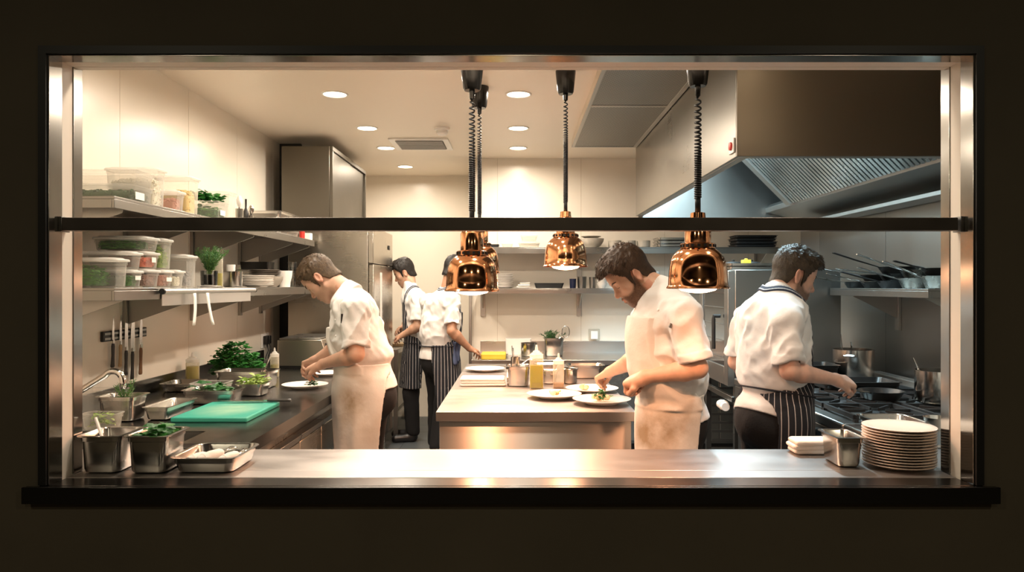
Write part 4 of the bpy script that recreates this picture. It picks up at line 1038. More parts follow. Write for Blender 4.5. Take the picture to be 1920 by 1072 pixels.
m = MB(); m.box(-.112, .112, -.12, .12, 0, .052); tag(m.build('yellow_board', MT['yellowboard'], loc=(-.215, 6.81, B0), bevel=.008), 'thick yellow chopping board on the back counter under the hand of a cook', 'chopping board')
m = MB(); m.rings([rring(.10, .07, .02, 0), rring(.115, .085, .02, .03), rring(.108, .078, .02, .03), rring(.094, .064, .02, .006)]); tag(m.build('grey_tray', MT['ceramicgrey'], loc=(-.20, 7.02, B0), smooth=.7), 'grey rimmed tray behind the yellow board', 'tray')
towel((-.20, 7.02, B0 + .007), .075, .045, 2, .014, 'white cloth lying in the grey rimmed tray', name='cloth')
m = MB(); m.rings([rring(.12, .09, .02, 0), rring(.125, .095, .02, .15)]); tag(m.build('white_tub', MT['white'], loc=(.01, 7.25, B0)), 'white tub behind the steel pot on the back counter', 'tub')
m = MB(); pot_mesh(m, .078, .125); tag(m.build('cooking_pot', MT['potsteel'], loc=(.11, 7.03, B0)), 'round steel pot between the white tub and the herb bucket', 'pot')
gn_pan((.345, 7.08, B0), .092, .085, .17, 'deep steel bucket pan of dark herbs on the back counter', group='steel pans on the back counter')
sprigs('herb_bundle', (.33, 7.08, B0 + .12), 18, .115, .12, 'dark green herb bundle sticking out of the deep bucket pan', 'darkherb', .035, 15, 'herbs', dens=30)
sv = thing('wire_sieve', 'small wire sieve hooked in the deep bucket pan of herbs', 'sieve', (.455, 7.02, B0 + .178))
m = MB(); pts = [(.036 * math.cos(a), 0, .05 + .055 * math.sin(a)) for a in [2 * PI * i / 20 for i in range(21)]]; m.tube(pts, .004, 6, cap=False); m.build('hoop', MT['steeldark'], sv)
m = MB()
for i in range(-2, 3): m.tube([(i * .013, .012 - abs(i) * .004, .05 - .045 * math.sqrt(1 - (i / 3) ** 2)), (i * .013, .016 - abs(i) * .004, .05), (i * .013, .012 - abs(i) * .004, .05 + .045 * math.sqrt(1 - (i / 3) ** 2))], .0012, 4)
m.build('mesh', MT['steeldark'], sv)
sk = thing('wall_socket', 'square clear socket cover on the cream back wall above the upstand', 'socket', (.77, BWY, 1.0))
m = MB(); m.box(.714, .826, BWY - .03, BWY - .0005, .975, 1.09); m.build('cover', MT['clear'], sk, world=True, bevel=.006)
m = MB(); m.box(.735, .805, BWY - .04, BWY - .031, .99, 1.07); m.build('plate', MT['white'], sk, world=True, bevel=.003)

# back wall shelves
def back_shelf(name, label, z, x0, x1, bx, h=.058):
    t = thing(name, label, 'shelf', ((x0 + x1) / 2, 7.3, z - h))
    m = MB(); m.box(x0, x1, 7.14, BWY - .0005, z - .012, z); m.box(x0, x1, 7.14, 7.152, z - h, z - .0121)
    m.build('board', MT['steelh'], t, world=True, bevel=.0015)
    for x in bx:
        m = MB(); m.box(x - .024, x + .024, BWY - .022, BWY - .0005, z - .28, z - .0125); m.prism([(7.16, z - .0126), (BWY - .0225, z - .0126), (BWY - .0225, z - .2), (7.18, z - .055)], 'x', x - .003, x + .003)
        m.build('bracket', MT['steelhood'], t, world=True, bevel=.001)
    return t
ZB1, ZB2 = 1.498, 1.892
back_shelf('back_shelf', 'lower steel shelf on the back wall, with plates and cups', ZB1, -.38, 1.9, (-.345, .62, 1.62), .05)
back_shelf('back_shelf', 'upper steel shelf on the back wall, with bowls and trays', ZB2, -.38, 2.5, (-.345, .62, 1.62, 2.4), .062)
q = ZB1 + .0006
bx = lambda px, Y=7.3: wx(px, Y)
plate_stack((bx(947), 7.3, q), .088, 9, .0155, lambda k, n: 'white plate, %s in the stack of nine on the lower back shelf' % from_top(k, n), 'white plates on the lower back shelf', h=.016)
for k in range(3): towel((bx(983) + .006 * (k - 1), 7.28, q + k * .0185), .07 - .006 * k, .07, 1, .0165, 'cream napkin pile, %s of three on the lower back shelf' % from_top(k, 3), name='napkin_pile', seed=k + 3)
m = MB(); m.rings([rring(.125, .09, .015, 0), rring(.142, .107, .02, .05), rring(.136, .101, .02, .05), rring(.12, .085, .015, .006)]); tag(m.build('black_tray', MT['iron'], loc=(bx(1029), 7.28, q)), 'black rectangular tray on the lower back shelf', 'tray')
def cup(px, r, H, mat, lb, z, Y=7.28, tap=.88):
    m = MB(); m.lathe([(r * tap, 0), (r, H), (r - .003, H), (r * tap - .003, .004), (.0005, .003)], 24, cap1=False); return tag(m.build('cup', MT[mat], loc=(bx(px, Y), Y, z)), lb, 'cup', 'cups on the lower back shelf')
cup(1074, .033, .092, 'cupblue', 'navy blue cup on the lower back shelf', q)
cup(1091, .046, .112, 'steeldark', 'dark steel beaker right of the navy cup', q)
cup(1111, .034, .108, 'steeldark', 'narrow dark steel beaker beside the white bowls', q)
for k in range(3):
    bowl((bx(1128), 7.28, q + k * .03), .05, .05, 'small white bowl, %s of three nested on the lower back shelf' % from_top(k, 3), 'ceramic', 'small bowls on the lower back shelf', foot=.6)
for k in range(4):
    bowl((bx(1226), 7.28, q + k * .035), .058, .06, 'small white bowl, %s of four nested behind the bearded chef' % from_top(k, 4), 'ceramic', 'small bowls behind the bearded chef', foot=.6)
q = ZB2 + .0006
m = MB(); m.rings([rring(.11, .1, .02, 0), rring(.12, .11, .02, .03)]); tag(m.build('black_tray', MT['iron'], loc=(bx(913), 7.3, q)), 'flat black tray at the left end of the upper back shelf', 'tray')
shelf_box(7.22, 7.38, bx(940, 7.3), bx(962, 7.3), q, .05, 'low milky box beside the flat black tray on the upper back shelf', True)
t_ = shelf_box(7.2, 7.4, bx(972, 7.3), bx(1012, 7.3), q, .055, 'wide milky box under another on the upper back shelf', True)
shelf_box(7.2, 7.4, bx(976, 7.3), bx(1008, 7.3), q + .0675, .06, 'milky box stacked on the wide box of the upper back shelf', True)
bowl((bx(1111, 7.3), 7.3, q), .112, .09, 'large mottled stoneware bowl on the upper back shelf', 'ceramicgrey')
plate((bx(1108, 7.3), 7.3, q + .0905), .10, 'shallow dish resting on the large mottled bowl', 'dishes', 'ceramicgrey', name='dish')
for k, px in enumerate((1152.5, 1179.5, 1206.5)):
    m = MB(); m.lathe([(.055, 0), (.064, .008), (.066, .07), (.062, .07), (.058, .01), (.0005, .008)], 26, cap1=False); tag(m.build('stoneware_pot', MT['ceramicgrey'], loc=(bx(px, 7.3), 7.3, q)), 'squat stoneware pot, %s of three from the mottled bowl' % ORD[k], 'pot', 'squat stoneware pots')
for k in range(3): gn_pan((bx(1258, 7.3), 7.32, q + k * .032), .15, .13, .03, 'shallow steel tray, %s of three on the upper back shelf' % from_top(k, 3), group='steel trays on the upper back shelf')
for k in range(4): gn_pan((bx(1411, 7.3) + .01 * (k % 2), 7.32, q + k * .030), .20, .12, .028, 'black baking tray, %s of four at the right shelf end' % from_top(k, 4), group='black baking trays', mat='iron', name='baking_tray', cat='tray')
# ------------------------------------------------------------------ copper heat lamps on coiled cords
LAMPS = []
MT['bulb'] = emitter('heat_bulb', (1.0, .62, .38), 9)
def heat_lamp(x, y, zr, R, label, z_can, can_h, can_r, loose=0.45, stem=None):
    """zr: height of the rim, R: rim radius, z_can: top of the black ceiling cap"""
    t = thing('heat_lamp', label, 'heat lamp', (x, y, zr), group='copper heat lamps over the pass')
    k = R / 52.0
    P = [(51.5, 0), (52, 1.5), (51, 3), (49, 6), (48.2, 20), (47.2, 32), (45, 45), (41, 55), (34, 63), (27, 67.5), (26, 68)]
    prof = [(r * k, z * k) for r, z in P]
    inner = [((r - 1.2) * k, z * k) for r, z in reversed(P)]
    m = MB(); m.lathe(prof + inner, 48, cap0=False, cap1=False)
    m.add([(0, 0, 0)], [])
    m.build('shade', MT['copper'], t, smooth=.9)
    m = MB(); m.lathe([(28.5 * k, 67 * k), (28.5 * k, 75 * k), (26 * k, 76 * k)], 40)
    for j in range(18):
        a = 2 * PI * j / 18
        m.obox((28.6 * k * math.cos(a), 28.6 * k * math.sin(a), 71 * k), (2 * k, 4.5 * k, 5 * k), Matrix.Rotation(a, 3, 'Z'), 1)
    m.build('vent_collar', [MT['copper'], MT['black']], t)
    m = MB(); m.lathe([(21.5 * k, 75 * k), (21.5 * k, 108 * k), (19 * k, 112 * k), (13 * k, 114 * k), (12 * k, 126 * k), (5 * k, 128 * k)], 36); m.build('neck', MT['copper'], t)
    m = MB(); m.lathe([(20 * k, 30 * k), (33 * k, 10 * k), (34 * k, 3 * k), (28 * k, -3 * k), (14 * k, -6.5 * k), (.5 * k, -7.5 * k)], 32); m.build('bulb', MT['bulb'], t)
    m = MB(); zc = z_can - zr
    m.lathe([(can_r, zc - .0005), (can_r, zc - .012), (can_r * .80, zc - can_h * .9), (can_r * .68, zc - can_h), (can_r * .25, zc - can_h), (can_r * .22, zc - can_h - .035), (.006, zc - can_h - .04)], 36)
    if stem: m.lathe([(.012, zc), (.012, stem - zr - .0005)], 12)
    m.build('ceiling_cap', MT['blackgloss'], t)
    # coiled cord: slack coils near the ceiling, tight coils below
    za, zb = zc - can_h - .035, 128 * k
    pts = []; ang = 0.0; n = 0; zz = za
    L = za - zb
    pts.append((0, 0, za + .01))
    pitch0, pitch1 = .026, .0085
    rc = .011
    while zz > zb + .05:
        f = (za - zz) / L
        pitch = pitch0 + (pitch1 - pitch0) * min(1, max(0, (f - .05) / loose))
        q = min(1, (za - zz) / .02)
        pts.append((rc * q * math.cos(ang), rc * q * math.sin(ang), zz))
        ang += 2 * PI / 9; zz -= pitch / 9
    pts += [(0, 0, zb + .04), (0, 0, zb - .002)]
    m = MB(); m.tube(pts, .0041, 6); m.lathe([(.011, zb - .001), (.011, zb + .055), (.006, zb + .06)], 12)
    m.build('coiled_cord', MT['black'], t, smooth=3)
    LAMPS.append((x, y, zr - 8 * k, 30 * k, 1))
    return t
heat_lamp(wx(885, 3.2), 3.2, wz(546, 3.2), 52 / 437.5, 'copper heat lamp hanging in front of the two cooks by the recess', wz(126, 3.2), wz(126, 3.2) - wz(170, 3.2), 21 / 437.5, .5, CEIL)
heat_lamp(wx(1308.5, 2.87), 2.87, wz(541, 2.87), 58.5 / 487.8, 'copper heat lamp hanging before the bearded chef in the white apron', wz(118, 2.87), wz(118, 2.87) - wz(162, 2.87), 21.5 / 487.8, .5, CEIL)
heat_lamp(wx(1060.5, 4.45), 4.45, wz(500, 4.45), 42.5 / 314.6, 'smallest looking copper heat lamp, hanging clear over the middle of the island', CEIL, .138, .06, .35)
heat_lamp(wx(899, 4.8), 4.8, wz(512, 4.8), 39 / 291.7, 'copper heat lamp almost hidden behind the lamp beside the cooks', CEIL, .138, .06, .35)
LAMPS[:] = [(x, y, z, r, p) for (x, y, z, r, _), p in zip(LAMPS, (12, 3.8, 12, 10))]
# ------------------------------------------------------------------ oven on its stand
OX, OXR, OY0, OY1, OZ0, OZ1_ = 1.49, 2.29, 5.28, 6.13, .80, 1.637
ov = thing('combi_oven', 'large stainless combi oven with glass door on a dark rack stand', 'oven', (1.9, 5.7, OZ0))
m = MB(); m.box(OX + .05, OXR, OY0, OY1, OZ0, OZ1_); m.build('body', MT['steelwall'], ov, world=True, bevel=.006)
m = MB(); d0, d1 = OY0 + .004, OY1 - .01
m.box(OX, OX + .0495, d0, d0 + .10, OZ0 + .01, OZ1_ - .01); m.box(OX, OX + .0495, d1 - .10, d1, OZ0 + .01, OZ1_ - .01); m.box(OX, OX + .0495, d0 + .1001, d1 - .1001, OZ0 + .01, OZ0 + .14); m.box(OX, OX + .0495, d0 + .1001, d1 - .1001, OZ1_ - .09, OZ1_ - .01)
dr = m.build('door', MT['steelhood'], ov, world=True, bevel=.003)
def sub(mb, name, mat, par, root, **k):
    h = mb.build(name, mat, None, **k); h.parent = par; h.location = (-root.location.x, -root.location.y, -root.location.z); KIDS.setdefault(par.name, []).append(h); return h
m = MB(); m.box(OX + .012, OX + .02, d0 + .1001, d1 - .1001, OZ0 + .1401, OZ1_ - .0901); sub(m, 'door_glass', MT['darkglass'], dr, ov)
m = MB(); m.tube([(OX - .0005, 5.48, 1.30), (OX - .05, 5.48, 1.30), (OX - .05, 5.48, 1.28), (OX - .05, 5.48, 1.06)], .014, 10); sub(m, 'handle', MT['handle'], dr, ov)
m = MB()
for z in (1.0, 1.12, 1.24, 1.36): m.box(OX + .006, OX + .0115, d0 + .14, d1 - .14, z, z + .006)
sub(m, 'rack_glint', MT['steelhood'], dr, ov)
os_ = thing('oven_stand', 'dark rack stand under the combi oven', 'rack', (1.9, 5.7, 0))
for x, y in ((OX + .07, OY0 + .03), (OXR - .03, OY0 + .03), (OX + .07, OY1 - .03), (OXR - .03, OY1 - .03)):
    m = MB(); m.box(x - .02, x + .02, y - .02, y + .02, 0, OZ0 - .001); m.build('leg', MT['steeldark'], os_, world=True)
for k in range(9):
    z = .12 + .07 * k
    for y in (OY0 + .052, OY1 - .06):
        m = MB(); m.box(OX + .09, OXR - .05, y, y + .008, z, z + .02); m.build('runner', MT['steelwall'], os_, world=True)
m = MB(); m.box(OX + .02, OX + .05, OY0 - .02, OY1, .70, .74); m.build('front_rail', MT['steeldark'], os_, world=True, bevel=.003)
m = MB(); m.tube([(OX - .0, OY0 + .06, .655), (OX + .0, OY0 + .16, .66), (OX + .0, OY0 + .2, .655)], [.03, .034, .03], 14); m.tube([(OX, OY0 + .1, .66), (OX, OY0 + .13, .66)], .037, 14)
tag(m.build('rolled_cloth', MT['linen']), 'cream rolled cloth tucked under the rail of the oven stand', 'cloth')
# things on top of the oven
q = OZ1_ + .0006
for k in range(2): gn_pan((1.72, 5.62, q + k * .026), .17, .16, .024, 'flat steel tray, %s of two on the combi oven' % ('upper', 'lower')[1 - k], group='flat trays on the combi oven', mat='pan')
m = MB(); m.box(-.03, .03, -.03, .03, 0, .045); m.lathe([(.012, .045), (.012, .055)], 12); tag(m.build('yellow_timer', MT['yellowboard'], loc=(1.70, 5.55, q + .0318), bevel=.004), 'small yellow timer on the trays over the combi oven', 'timer')
for k, x in enumerate((1.635, 1.775)):
    m = MB(); m.lathe([(.06, 0), (.065, .02), (.06, .03), (.012, .036), (.012, .05)], 22); tag(m.build('domed_plate_cover', MT['iron'], loc=(x, 5.66, q + .0318)), 'black domed cover on the oven trays, %s the yellow timer' % ('left of', 'right of')[k], 'cover', 'black covers on the oven')
tub((1.985, 5.45, q), .055, .055, .085, 'milky white tub on the combi oven behind the chef at the range', False, 'milky', group='food storage boxes')

# ------------------------------------------------------------------ range along the right wall
RX0, RX1, RY0, RY1 = 1.49, 2.42, 2.96, 5.14
rg = thing('cooking_range', 'long dark steel gas range along the steel right wall', 'range', (1.95, 4.1, 0))
m = MB(); m.box(RX0 + .03, RX1, RY0, RY1, .12, TOPZ - .0605); m.build('body', MT['steeldark'], rg, world=True)
m = MB(); m.box(RX0, RX1, 3.423, RY1, TOPZ - .06, TOPZ - .012); m.build('hob_top', MT['steelwall'], rg, world=True, bevel=.01)
m = MB(); m.box(RX0, RX1, RY0, 3.417, TOPZ - .06, TOPZ - .010); m.build('side_top', MT['steelwall'], rg, world=True, bevel=.01)
m = MB(); m.box(RX0 + .002, RX0 + .03, RY0 + .02, RY1 - .02, TOPZ - .16, TOPZ - .0612); m.build('control_panel', MT['steelwall'], rg, world=True, bevel=.003)
for k in range(8):
    m = MB(); m.lathe([(.02, 0), (.02, .016), (.016, .02)], 16, (RX0 + .0015, 3.55 + .2 * k, TOPZ - .11), Matrix.Rotation(-PI / 2, 3, 'Y')); m.build('knob', MT['black'], rg, world=True)
m = MB(); m.box(RX0 + .05, RX1 - .05, RY0 + .05, RY1 - .05, 0, .1195); m.build('plinth', MT['black'], rg, world=True)
m = MB(); m.box(RX1 + .0005, 2.5, RY0, RY1, TOPZ - .06, TOPZ + .035); m.build('rear_rail', MT['steelhood'], rg, world=True, bevel=.004)
for k in range(3):
    m = MB(); y = 3.0 + .7 * k; m.box(RX0 + .008, RX0 + .0295, y + .01, y + .66, .16, .70); m.build('oven_door', MT['steeldark'], rg, world=True, bevel=.004)
GZ = TOPZ - .0115
for iy in range(3):
    for ix in range(2):
        gx, gy = 1.745 + ix * .40, 3.64 + iy * .36
        m = MB(); a = .175; h = .032
        for s in (-1, 1):
            m.box(gx - a, gx + a, gy + s * a - .008, gy + s * a + .008, GZ + .012, GZ + h); m.box(gx + s * a - .008, gx + s * a + .008, gy - a + .0081, gy + a - .0081, GZ + .012, GZ + h)
            for u in (-1, 1): m.box(gx + s * a - .01, gx + s * a + .01, gy + u * a - .01, gy + u * a + .01, GZ, GZ + .0119)
        for j in range(8):
            b = 2 * PI * j / 8; R_ = Matrix.Rotation(b, 3, 'Z'); m.obox(Vector((gx, gy, GZ + .024)) + R_ @ Vector((.11, 0, 0)), (.12, .009, .016), R_)
        m.build('pan_grate', MT['iron'], rg, world=True)
        m = MB(); m.lathe([(.06, 0), (.06, .008), (.045, .012), (.04, .018), (.0005, .019)], 20, (gx, gy, GZ)); m.build('burner', MT['iron'], rg, world=True)
m = MB(); m.box(1.56, 2.36, 4.72, 5.08, GZ, GZ + .02); m.build('solid_plate', MT['iron'], rg, world=True, bevel=.003)
GT = GZ + .033
# pots and pans on the range
def frypan(loc, R, H, L, az, el, label, mat='panblack', group='frying pans', tilt=None, hmat='pannew', hz=.8, name='frying_pan'):
    t = thing(name, label, 'pan', loc, 0, group)
    m = MB(); m.lathe([(R * .74, 0), (R * .78, .003), (R, H), (R + .003, H + .001), (R - .003, H + .001), (R * .76, .006), (.0005, .005)], 36, cap1=False); m.build('body', MT[mat], t, smooth=.9)
    d = Vector((math.cos(az), math.sin(az), 0)); up = Vector((0, 0, 1))
    p0 = d * (R * .93) + up * H * hz
    m = MB(); m.tube([p0 - d * .004, p0 + d * .03 + up * (.012), p0 + d * (L * .5) + up * (L * .5 * math.tan(el)), p0 + d * L + up * (L * math.tan(el)), p0 + d * (L + .012) + up * (L * math.tan(el) + .001)], [.007, .007, .010, .011, .006], 10, flat=.5)
    m.build('handle', MT[hmat], t, smooth=.9)
    if tilt: t.rotation_euler = tilt
    return t
frypan((1.93, 3.96, GT), .112, .045, .19, PI + .62, .20, 'black frying pan on the range, its handle in the hand of the chef')
pt_ = thing('stock_pot', 'tall steel stock pot with ladle at the far end of the range', 'pot', (2.24, 4.98, GZ + .0206))
m = MB(); pot_mesh(m, .128, .19); m.build('body', MT['potsteel'], pt_)
for s in (0, PI):
    m = MB(); pts = [(-.035, -.127, .15), (-.03, -.15, .155), (.03, -.15, .155), (.035, -.127, .15)]
    R_ = Matrix.Rotation(s - .6, 3, 'Z'); m.tube([R_ @ Vector(p) for p in pts], .005, 8); m.build('handle', MT['potsteel'], pt_)
m = MB(); m.tube([(0, 0, 0), (-.02, 0, .14), (-.028, 0, .2)], .007, 8, flat=.5); tag(m.build('ladle', MT['chrome'], loc=(2.245, 4.97, GZ + .06), rot=(0, 0, .2)), 'steel ladle handle standing in the tall stock pot', 'ladle')
m = MB(); m.tube([(0, 0, 0), (-.03, 0, .26)], .004, 8); tag(m.build('stirring_spoon', MT['steeldark'], loc=(2.19, 4.99, GZ + .05)), 'thin dark spoon handle standing in the tall stock pot', 'spoon')
m = MB(); pot_mesh(m, .105, .165); tag(m.build('cooking_pot', MT['potsteel'], loc=(2.165, 3.85, GT)), 'steel pot with spoon at the near end of the range, beside the frying pan', 'pot')
m = MB(); m.tube([(0, 0, 0), (-.09, .0, .19)], .004, 8); tag(m.build('spoon', MT['chrome'], loc=(2.13, 3.85, GT + .04)), 'thin steel spoon leaning out of the near range pot', 'spoon')
gn_pan((1.98, 4.93, GZ + .0206), .10, .12, .10, 'dark deep tray beside the tall stock pot', group='trays on the range', mat='panblack')
gn_pan((1.99, 4.42, GT), .22, .13, .045, 'wide dark roasting tray with bright rim across the range grates', group='trays on the range', mat='panblack', name='roasting_tray', cat='tray')
gn_pan((1.63, 3.25, TOPZ - .0094), .10, .115, .055, 'shallow steel pan with golden rim at the near end of the range', group='trays on the range')
m = MB(); m.lathe([(.05, 0), (.06, .05), (.057, .05), (.047, .004), (.0005, .003)], 26, cap1=False); tag(m.build('steel_bowl', MT['potsteel'], loc=(1.86, 3.30, TOPZ - .0094)), 'small steel bowl at the near end of the range', 'bowl')

# ------------------------------------------------------------------ pan shelf on the right wall
SXR = 2.2
sh = thing('pan_shelf', 'steel wall shelf over the range loaded with frying pans', 'shelf', (2.37, 4.6, 1.455))
zt = 1.505
m = MB(); m.box(SXR, RW - .0005, 4.0, 5.255, zt - .012, zt); m.box(SXR, SXR + .012, 4.0, 5.255, zt - .05, zt - .0121); m.box(SXR + .0121, RW - .02, 4.0, 4.012, zt - .05, zt - .0121); m.build('board', MT['steelwall'], sh, world=True, bevel=.0015)
for y in (4.1, 4.98):
    m = MB(); m.box(RW - .02, RW - .0005, y - .025, y + .025, zt - .28, zt - .0125); m.prism([(SXR + .03, zt - .0126), (RW - .0201, zt - .0126), (RW - .0201, zt - .2), (SXR + .04, zt - .055)], 'y', y - .003, y + .003); m.build('bracket', MT['steelhood'], sh, world=True, bevel=.001)
q = zt + .0006
PANS = [(2.36, 5.118, 0, .115, .042, .24, PI - .05, .20, 'panblack', 'pannew', 'black frying pan at the far end of the pan shelf, handle toward the oven'),
        (2.365, 4.876, 0, .115, .042, .25, PI + .12, .24, 'panblack', 'chrome', 'black frying pan with bright handle, second from the far end of pan shelf'),
        (2.37, 4.90, .0465, .11, .04, .24, PI - .15, .2, 'panblack', 'chrome', 'frying pan with bright handle stacked on the second pan'),
        (2.36, 4.632, 0, .12, .045, .24, PI + .05, .26, 'iron', 'iron', 'matt black skillet in the middle of the pan shelf'),
        (2.365, 4.63, .0465, .115, .042, .26, PI - .1, .16, 'pannew', 'chrome', 'worn steel frying pan stacked on the matt black skillet'),
        (2.37, 4.64, .0905, .12, .042, .30, PI + .06, .30, 'panblack', 'panblack', 'frying pan with long dark raised handle on top of the middle stack'),
        (2.36, 4.375, 0, .12, .06, .24, PI - .05, .3, 'pannew', 'chrome', 'worn silver saute pan right of the matt black skillet'),
        (2.365, 4.38, .0625, .11, .045, .28, PI + .1, .34, 'pannew', 'chrome', 'frying pan with silver raised handle on the worn saute pan'),
        (2.36, 4.13, 0, .115, .07, .22, PI, .4, 'pannew', 'chrome', 'deep worn silver pan at the near end of the pan shelf'),
        (2.365, 4.14, .0725, .115, .04, .20, PI + .2, .22, 'panblack', 'panblack', 'black pan on top of the stack at the near end of shelf')]
for x, y, dz, R, H, L, az, el, bm_, hm, lb in PANS: frypan((x, y, q + dz), R, H, L, az, el, lb, bm_, 'frying pans on the pan shelf', hmat=hm)

# ------------------------------------------------------------------ right end of the pass: towel, pan, plates
PL0 = PASSZ + .0006
towel((1.122, 2.866, PL0), .078, .052, 3, .018, 'cream folded towel on the right end of the pass', seed=5, skew=.004)
gn_pan((1.172, 2.70, PL0), .047, .078, .108, 'steel pan behind the tall plate stack on the pass', group='steel pans on the pass')
plate_stack((1.356, 2.655, PL0), .1215, 14, .0098, lambda k, n: 'pale plate, %s in the tall stack at the right end of the pass' % from_top(k, n), 'pale plates stacked on the pass', mat='ceramicpale', h=.0165, jitter=.0012, foot=.62)
for k, (y, r) in enumerate(((4.12, .05), (4.42, .06))):
    m = MB(); m.lathe([(r, 0), (r * 1.1, .01), (r * 1.1, .12), (r * .8, .14)], 22); tag(m.build('indigo_tub', MT['purple'], loc=(1.40, y, 0)), 'indigo plastic tub on the floor before the range, %s the chef' % ('near', 'beyond')[k], 'tub')
# ------------------------------------------------------------------ people: bodies and clothes grown from blended rounded volumes, meshed with surface nets
F4 = np.float32
def V3(v): return np.array([v[0], v[1], v[2]], dtype=F4)
def unit(v): v = V3(v); return v / np.linalg.norm(v)
_rt = np.random.RandomState(11).rand(4096).astype(F4)
def vnoise(P):
    i = np.floor(P).astype(np.int64); f = (P - i).astype(F4); f = f * f * (3 - 2 * f)
    def h(a, b, c): return _rt[((i[:, 0] + a) * 73856093 ^ (i[:, 1] + b) * 19349663 ^ (i[:, 2] + c) * 83492791) & 4095]
    x0 = h(0, 0, 0) * (1 - f[:, 0]) + h(1, 0, 0) * f[:, 0]; x1 = h(0, 1, 0) * (1 - f[:, 0]) + h(1, 1, 0) * f[:, 0]
    x2 = h(0, 0, 1) * (1 - f[:, 0]) + h(1, 0, 1) * f[:, 0]; x3 = h(0, 1, 1) * (1 - f[:, 0]) + h(1, 1, 1) * f[:, 0]
    y0 = x0 * (1 - f[:, 1]) + x1 * f[:, 1]; y1 = x2 * (1 - f[:, 1]) + x3 * f[:, 1]
    return (y0 * (1 - f[:, 2]) + y1 * f[:, 2]) * 2 - 1
def smin(a, b, k):
    if k <= 0: return np.minimum(a, b)
    h = np.maximum(k - np.abs(a - b), 0) / k
    return np.minimum(a, b) - h * h * k * F4(.25)
def smax(a, b, k): return -smin(-a, -b, k)
def rc(a, b, ra, rb):
    a, b = V3(a), V3(b); ab = b - a; L2 = max(float(ab @ ab), 1e-9)
    def f(P):
        q = P - a; t = np.clip(q @ ab / L2, 0, 1); d = q - t[:, None] * ab
        return np.sqrt(np.einsum('ij,ij->i', d, d)) - (ra + (rb - ra) * t)
    return f
def ell(c, r, R=None):
    c, r = V3(c), V3(r)
    def f(P):
        q = P - c
        if R is not None: q = q @ R
        q = q / r; k0 = np.sqrt(np.einsum('ij,ij->i', q, q)); q = q / r; k1 = np.sqrt(np.einsum('ij,ij->i', q, q))
        return k0 * (k0 - 1) / np.maximum(k1, 1e-6)
    return f
def sph(c, r): return rc(c, c, r, r)
def ecap(A, B, u, ra, rb, cap=.04, w=None):
    """elliptic tube from A to B: ra, rb = (half width along u, half depth) at each end; rounded ends"""
    A, B = V3(A), V3(B); ax = B - A; L = float(np.linalg.norm(ax)); ax = ax / L
    u = unit(V3(u) - ax * float(V3(u) @ ax)); w = np.cross(ax, u)
    def f(P):
        q = P - A; h = q @ ax; t = np.clip(h / L, 0, 1); t = t * t * (3 - 2 * t) * F4(.5) + t * F4(.5)
        a = ra[0] + (rb[0] - ra[0]) * t; b = ra[1] + (rb[1] - ra[1]) * t
        ho = np.maximum(-h, h - L)
        if cap >= .02:
            k = np.sqrt((q @ u / a) ** 2 + (q @ w / b) ** 2 + (np.maximum(ho, 0) / cap) ** 2)
            return (k - 1) * np.where(ho > 0, np.minimum(np.minimum(a, b), cap), np.minimum(a, b))
        k = np.sqrt((q @ u / a) ** 2 + (q @ w / b) ** 2)
        return smax((k - 1) * np.minimum(a, b), ho - cap, .004)
    return f
def catmull(xs, ys, m=10):
    X, Yy = [], []
    n = len(xs)
    for i in range(n - 1):
        p0, p1, p2, p3 = ys[max(i - 1, 0)], ys[i], ys[i + 1], ys[min(i + 2, n - 1)]
        for j in range(m):
            t = j / m
            X.append(xs[i] + (xs[i + 1] - xs[i]) * t); Yy.append(.5 * (2 * p1 + (p2 - p0) * t + (2 * p0 - 5 * p1 + 4 * p2 - p3) * t * t + (3 * p1 - p0 - 3 * p2 + p3) * t ** 3))
    X.append(xs[-1]); Yy.append(ys[-1]); return np.array(X), np.array(Yy)
class Loft:
    """upright elliptic loft through level sections (z, centre x, centre y, half width a, half depth b)"""
    def __init__(s, secs, left, w, grow=0.0):
        secs = sorted(secs); zs = [q[0] for q in secs]
        s.z, s.cx = catmull(zs, [q[1] for q in secs]); _, s.cy = catmull(zs, [q[2] for q in secs]); _, s.a = catmull(zs, [q[3] for q in secs]); _, s.b = catmull(zs, [q[4] for q in secs])
        s.a = np.maximum(np.maximum(s.a, .02) + grow, .012); s.b = np.maximum(np.maximum(s.b, .02) + grow, .012); s.l, s.w = left, w
    def at(s, z): return V3((np.interp(z, s.z, s.cx), np.interp(z, s.z, s.cy), z)), float(np.interp(z, s.z, s.a)), float(np.interp(z, s.z, s.b))
    def __call__(s, P):
        z = P[:, 2]; qx = P[:, 0] - np.interp(z, s.z, s.cx).astype(F4); qy = P[:, 1] - np.interp(z, s.z, s.cy).astype(F4)
        a = np.interp(z, s.z, s.a).astype(F4); b = np.interp(z, s.z, s.b).astype(F4)
        la = qx * s.l[0] + qy * s.l[1]; de = qx * s.w[0] + qy * s.w[1]
        k = np.sqrt((la / a) ** 2 + (de / b) ** 2)
        d = (k - 1) * np.minimum(a, b) * F4(.92)
        return smax(d, np.maximum(z - s.z[-1], s.z[0] - z), .02)
def sections(rows, Y, w):
    out = []
    c, sn = abs(float(w[0])), abs(float(w[1]))
    for y, xf, xb, a in rows:
        half = abs(xf - xb) / 2 * Y / FOC; b = math.sqrt(max(half * half - (a * sn) ** 2, (.55 * half) ** 2)) / c
        b = min(b, a * .95)
        out.append((wz(y, Y), wx((xf + xb) / 2, Y), Y, a, b))
    return out
def plane(c, n):
    c, n = V3(c), unit(n)
    return lambda P: (P - c) @ n
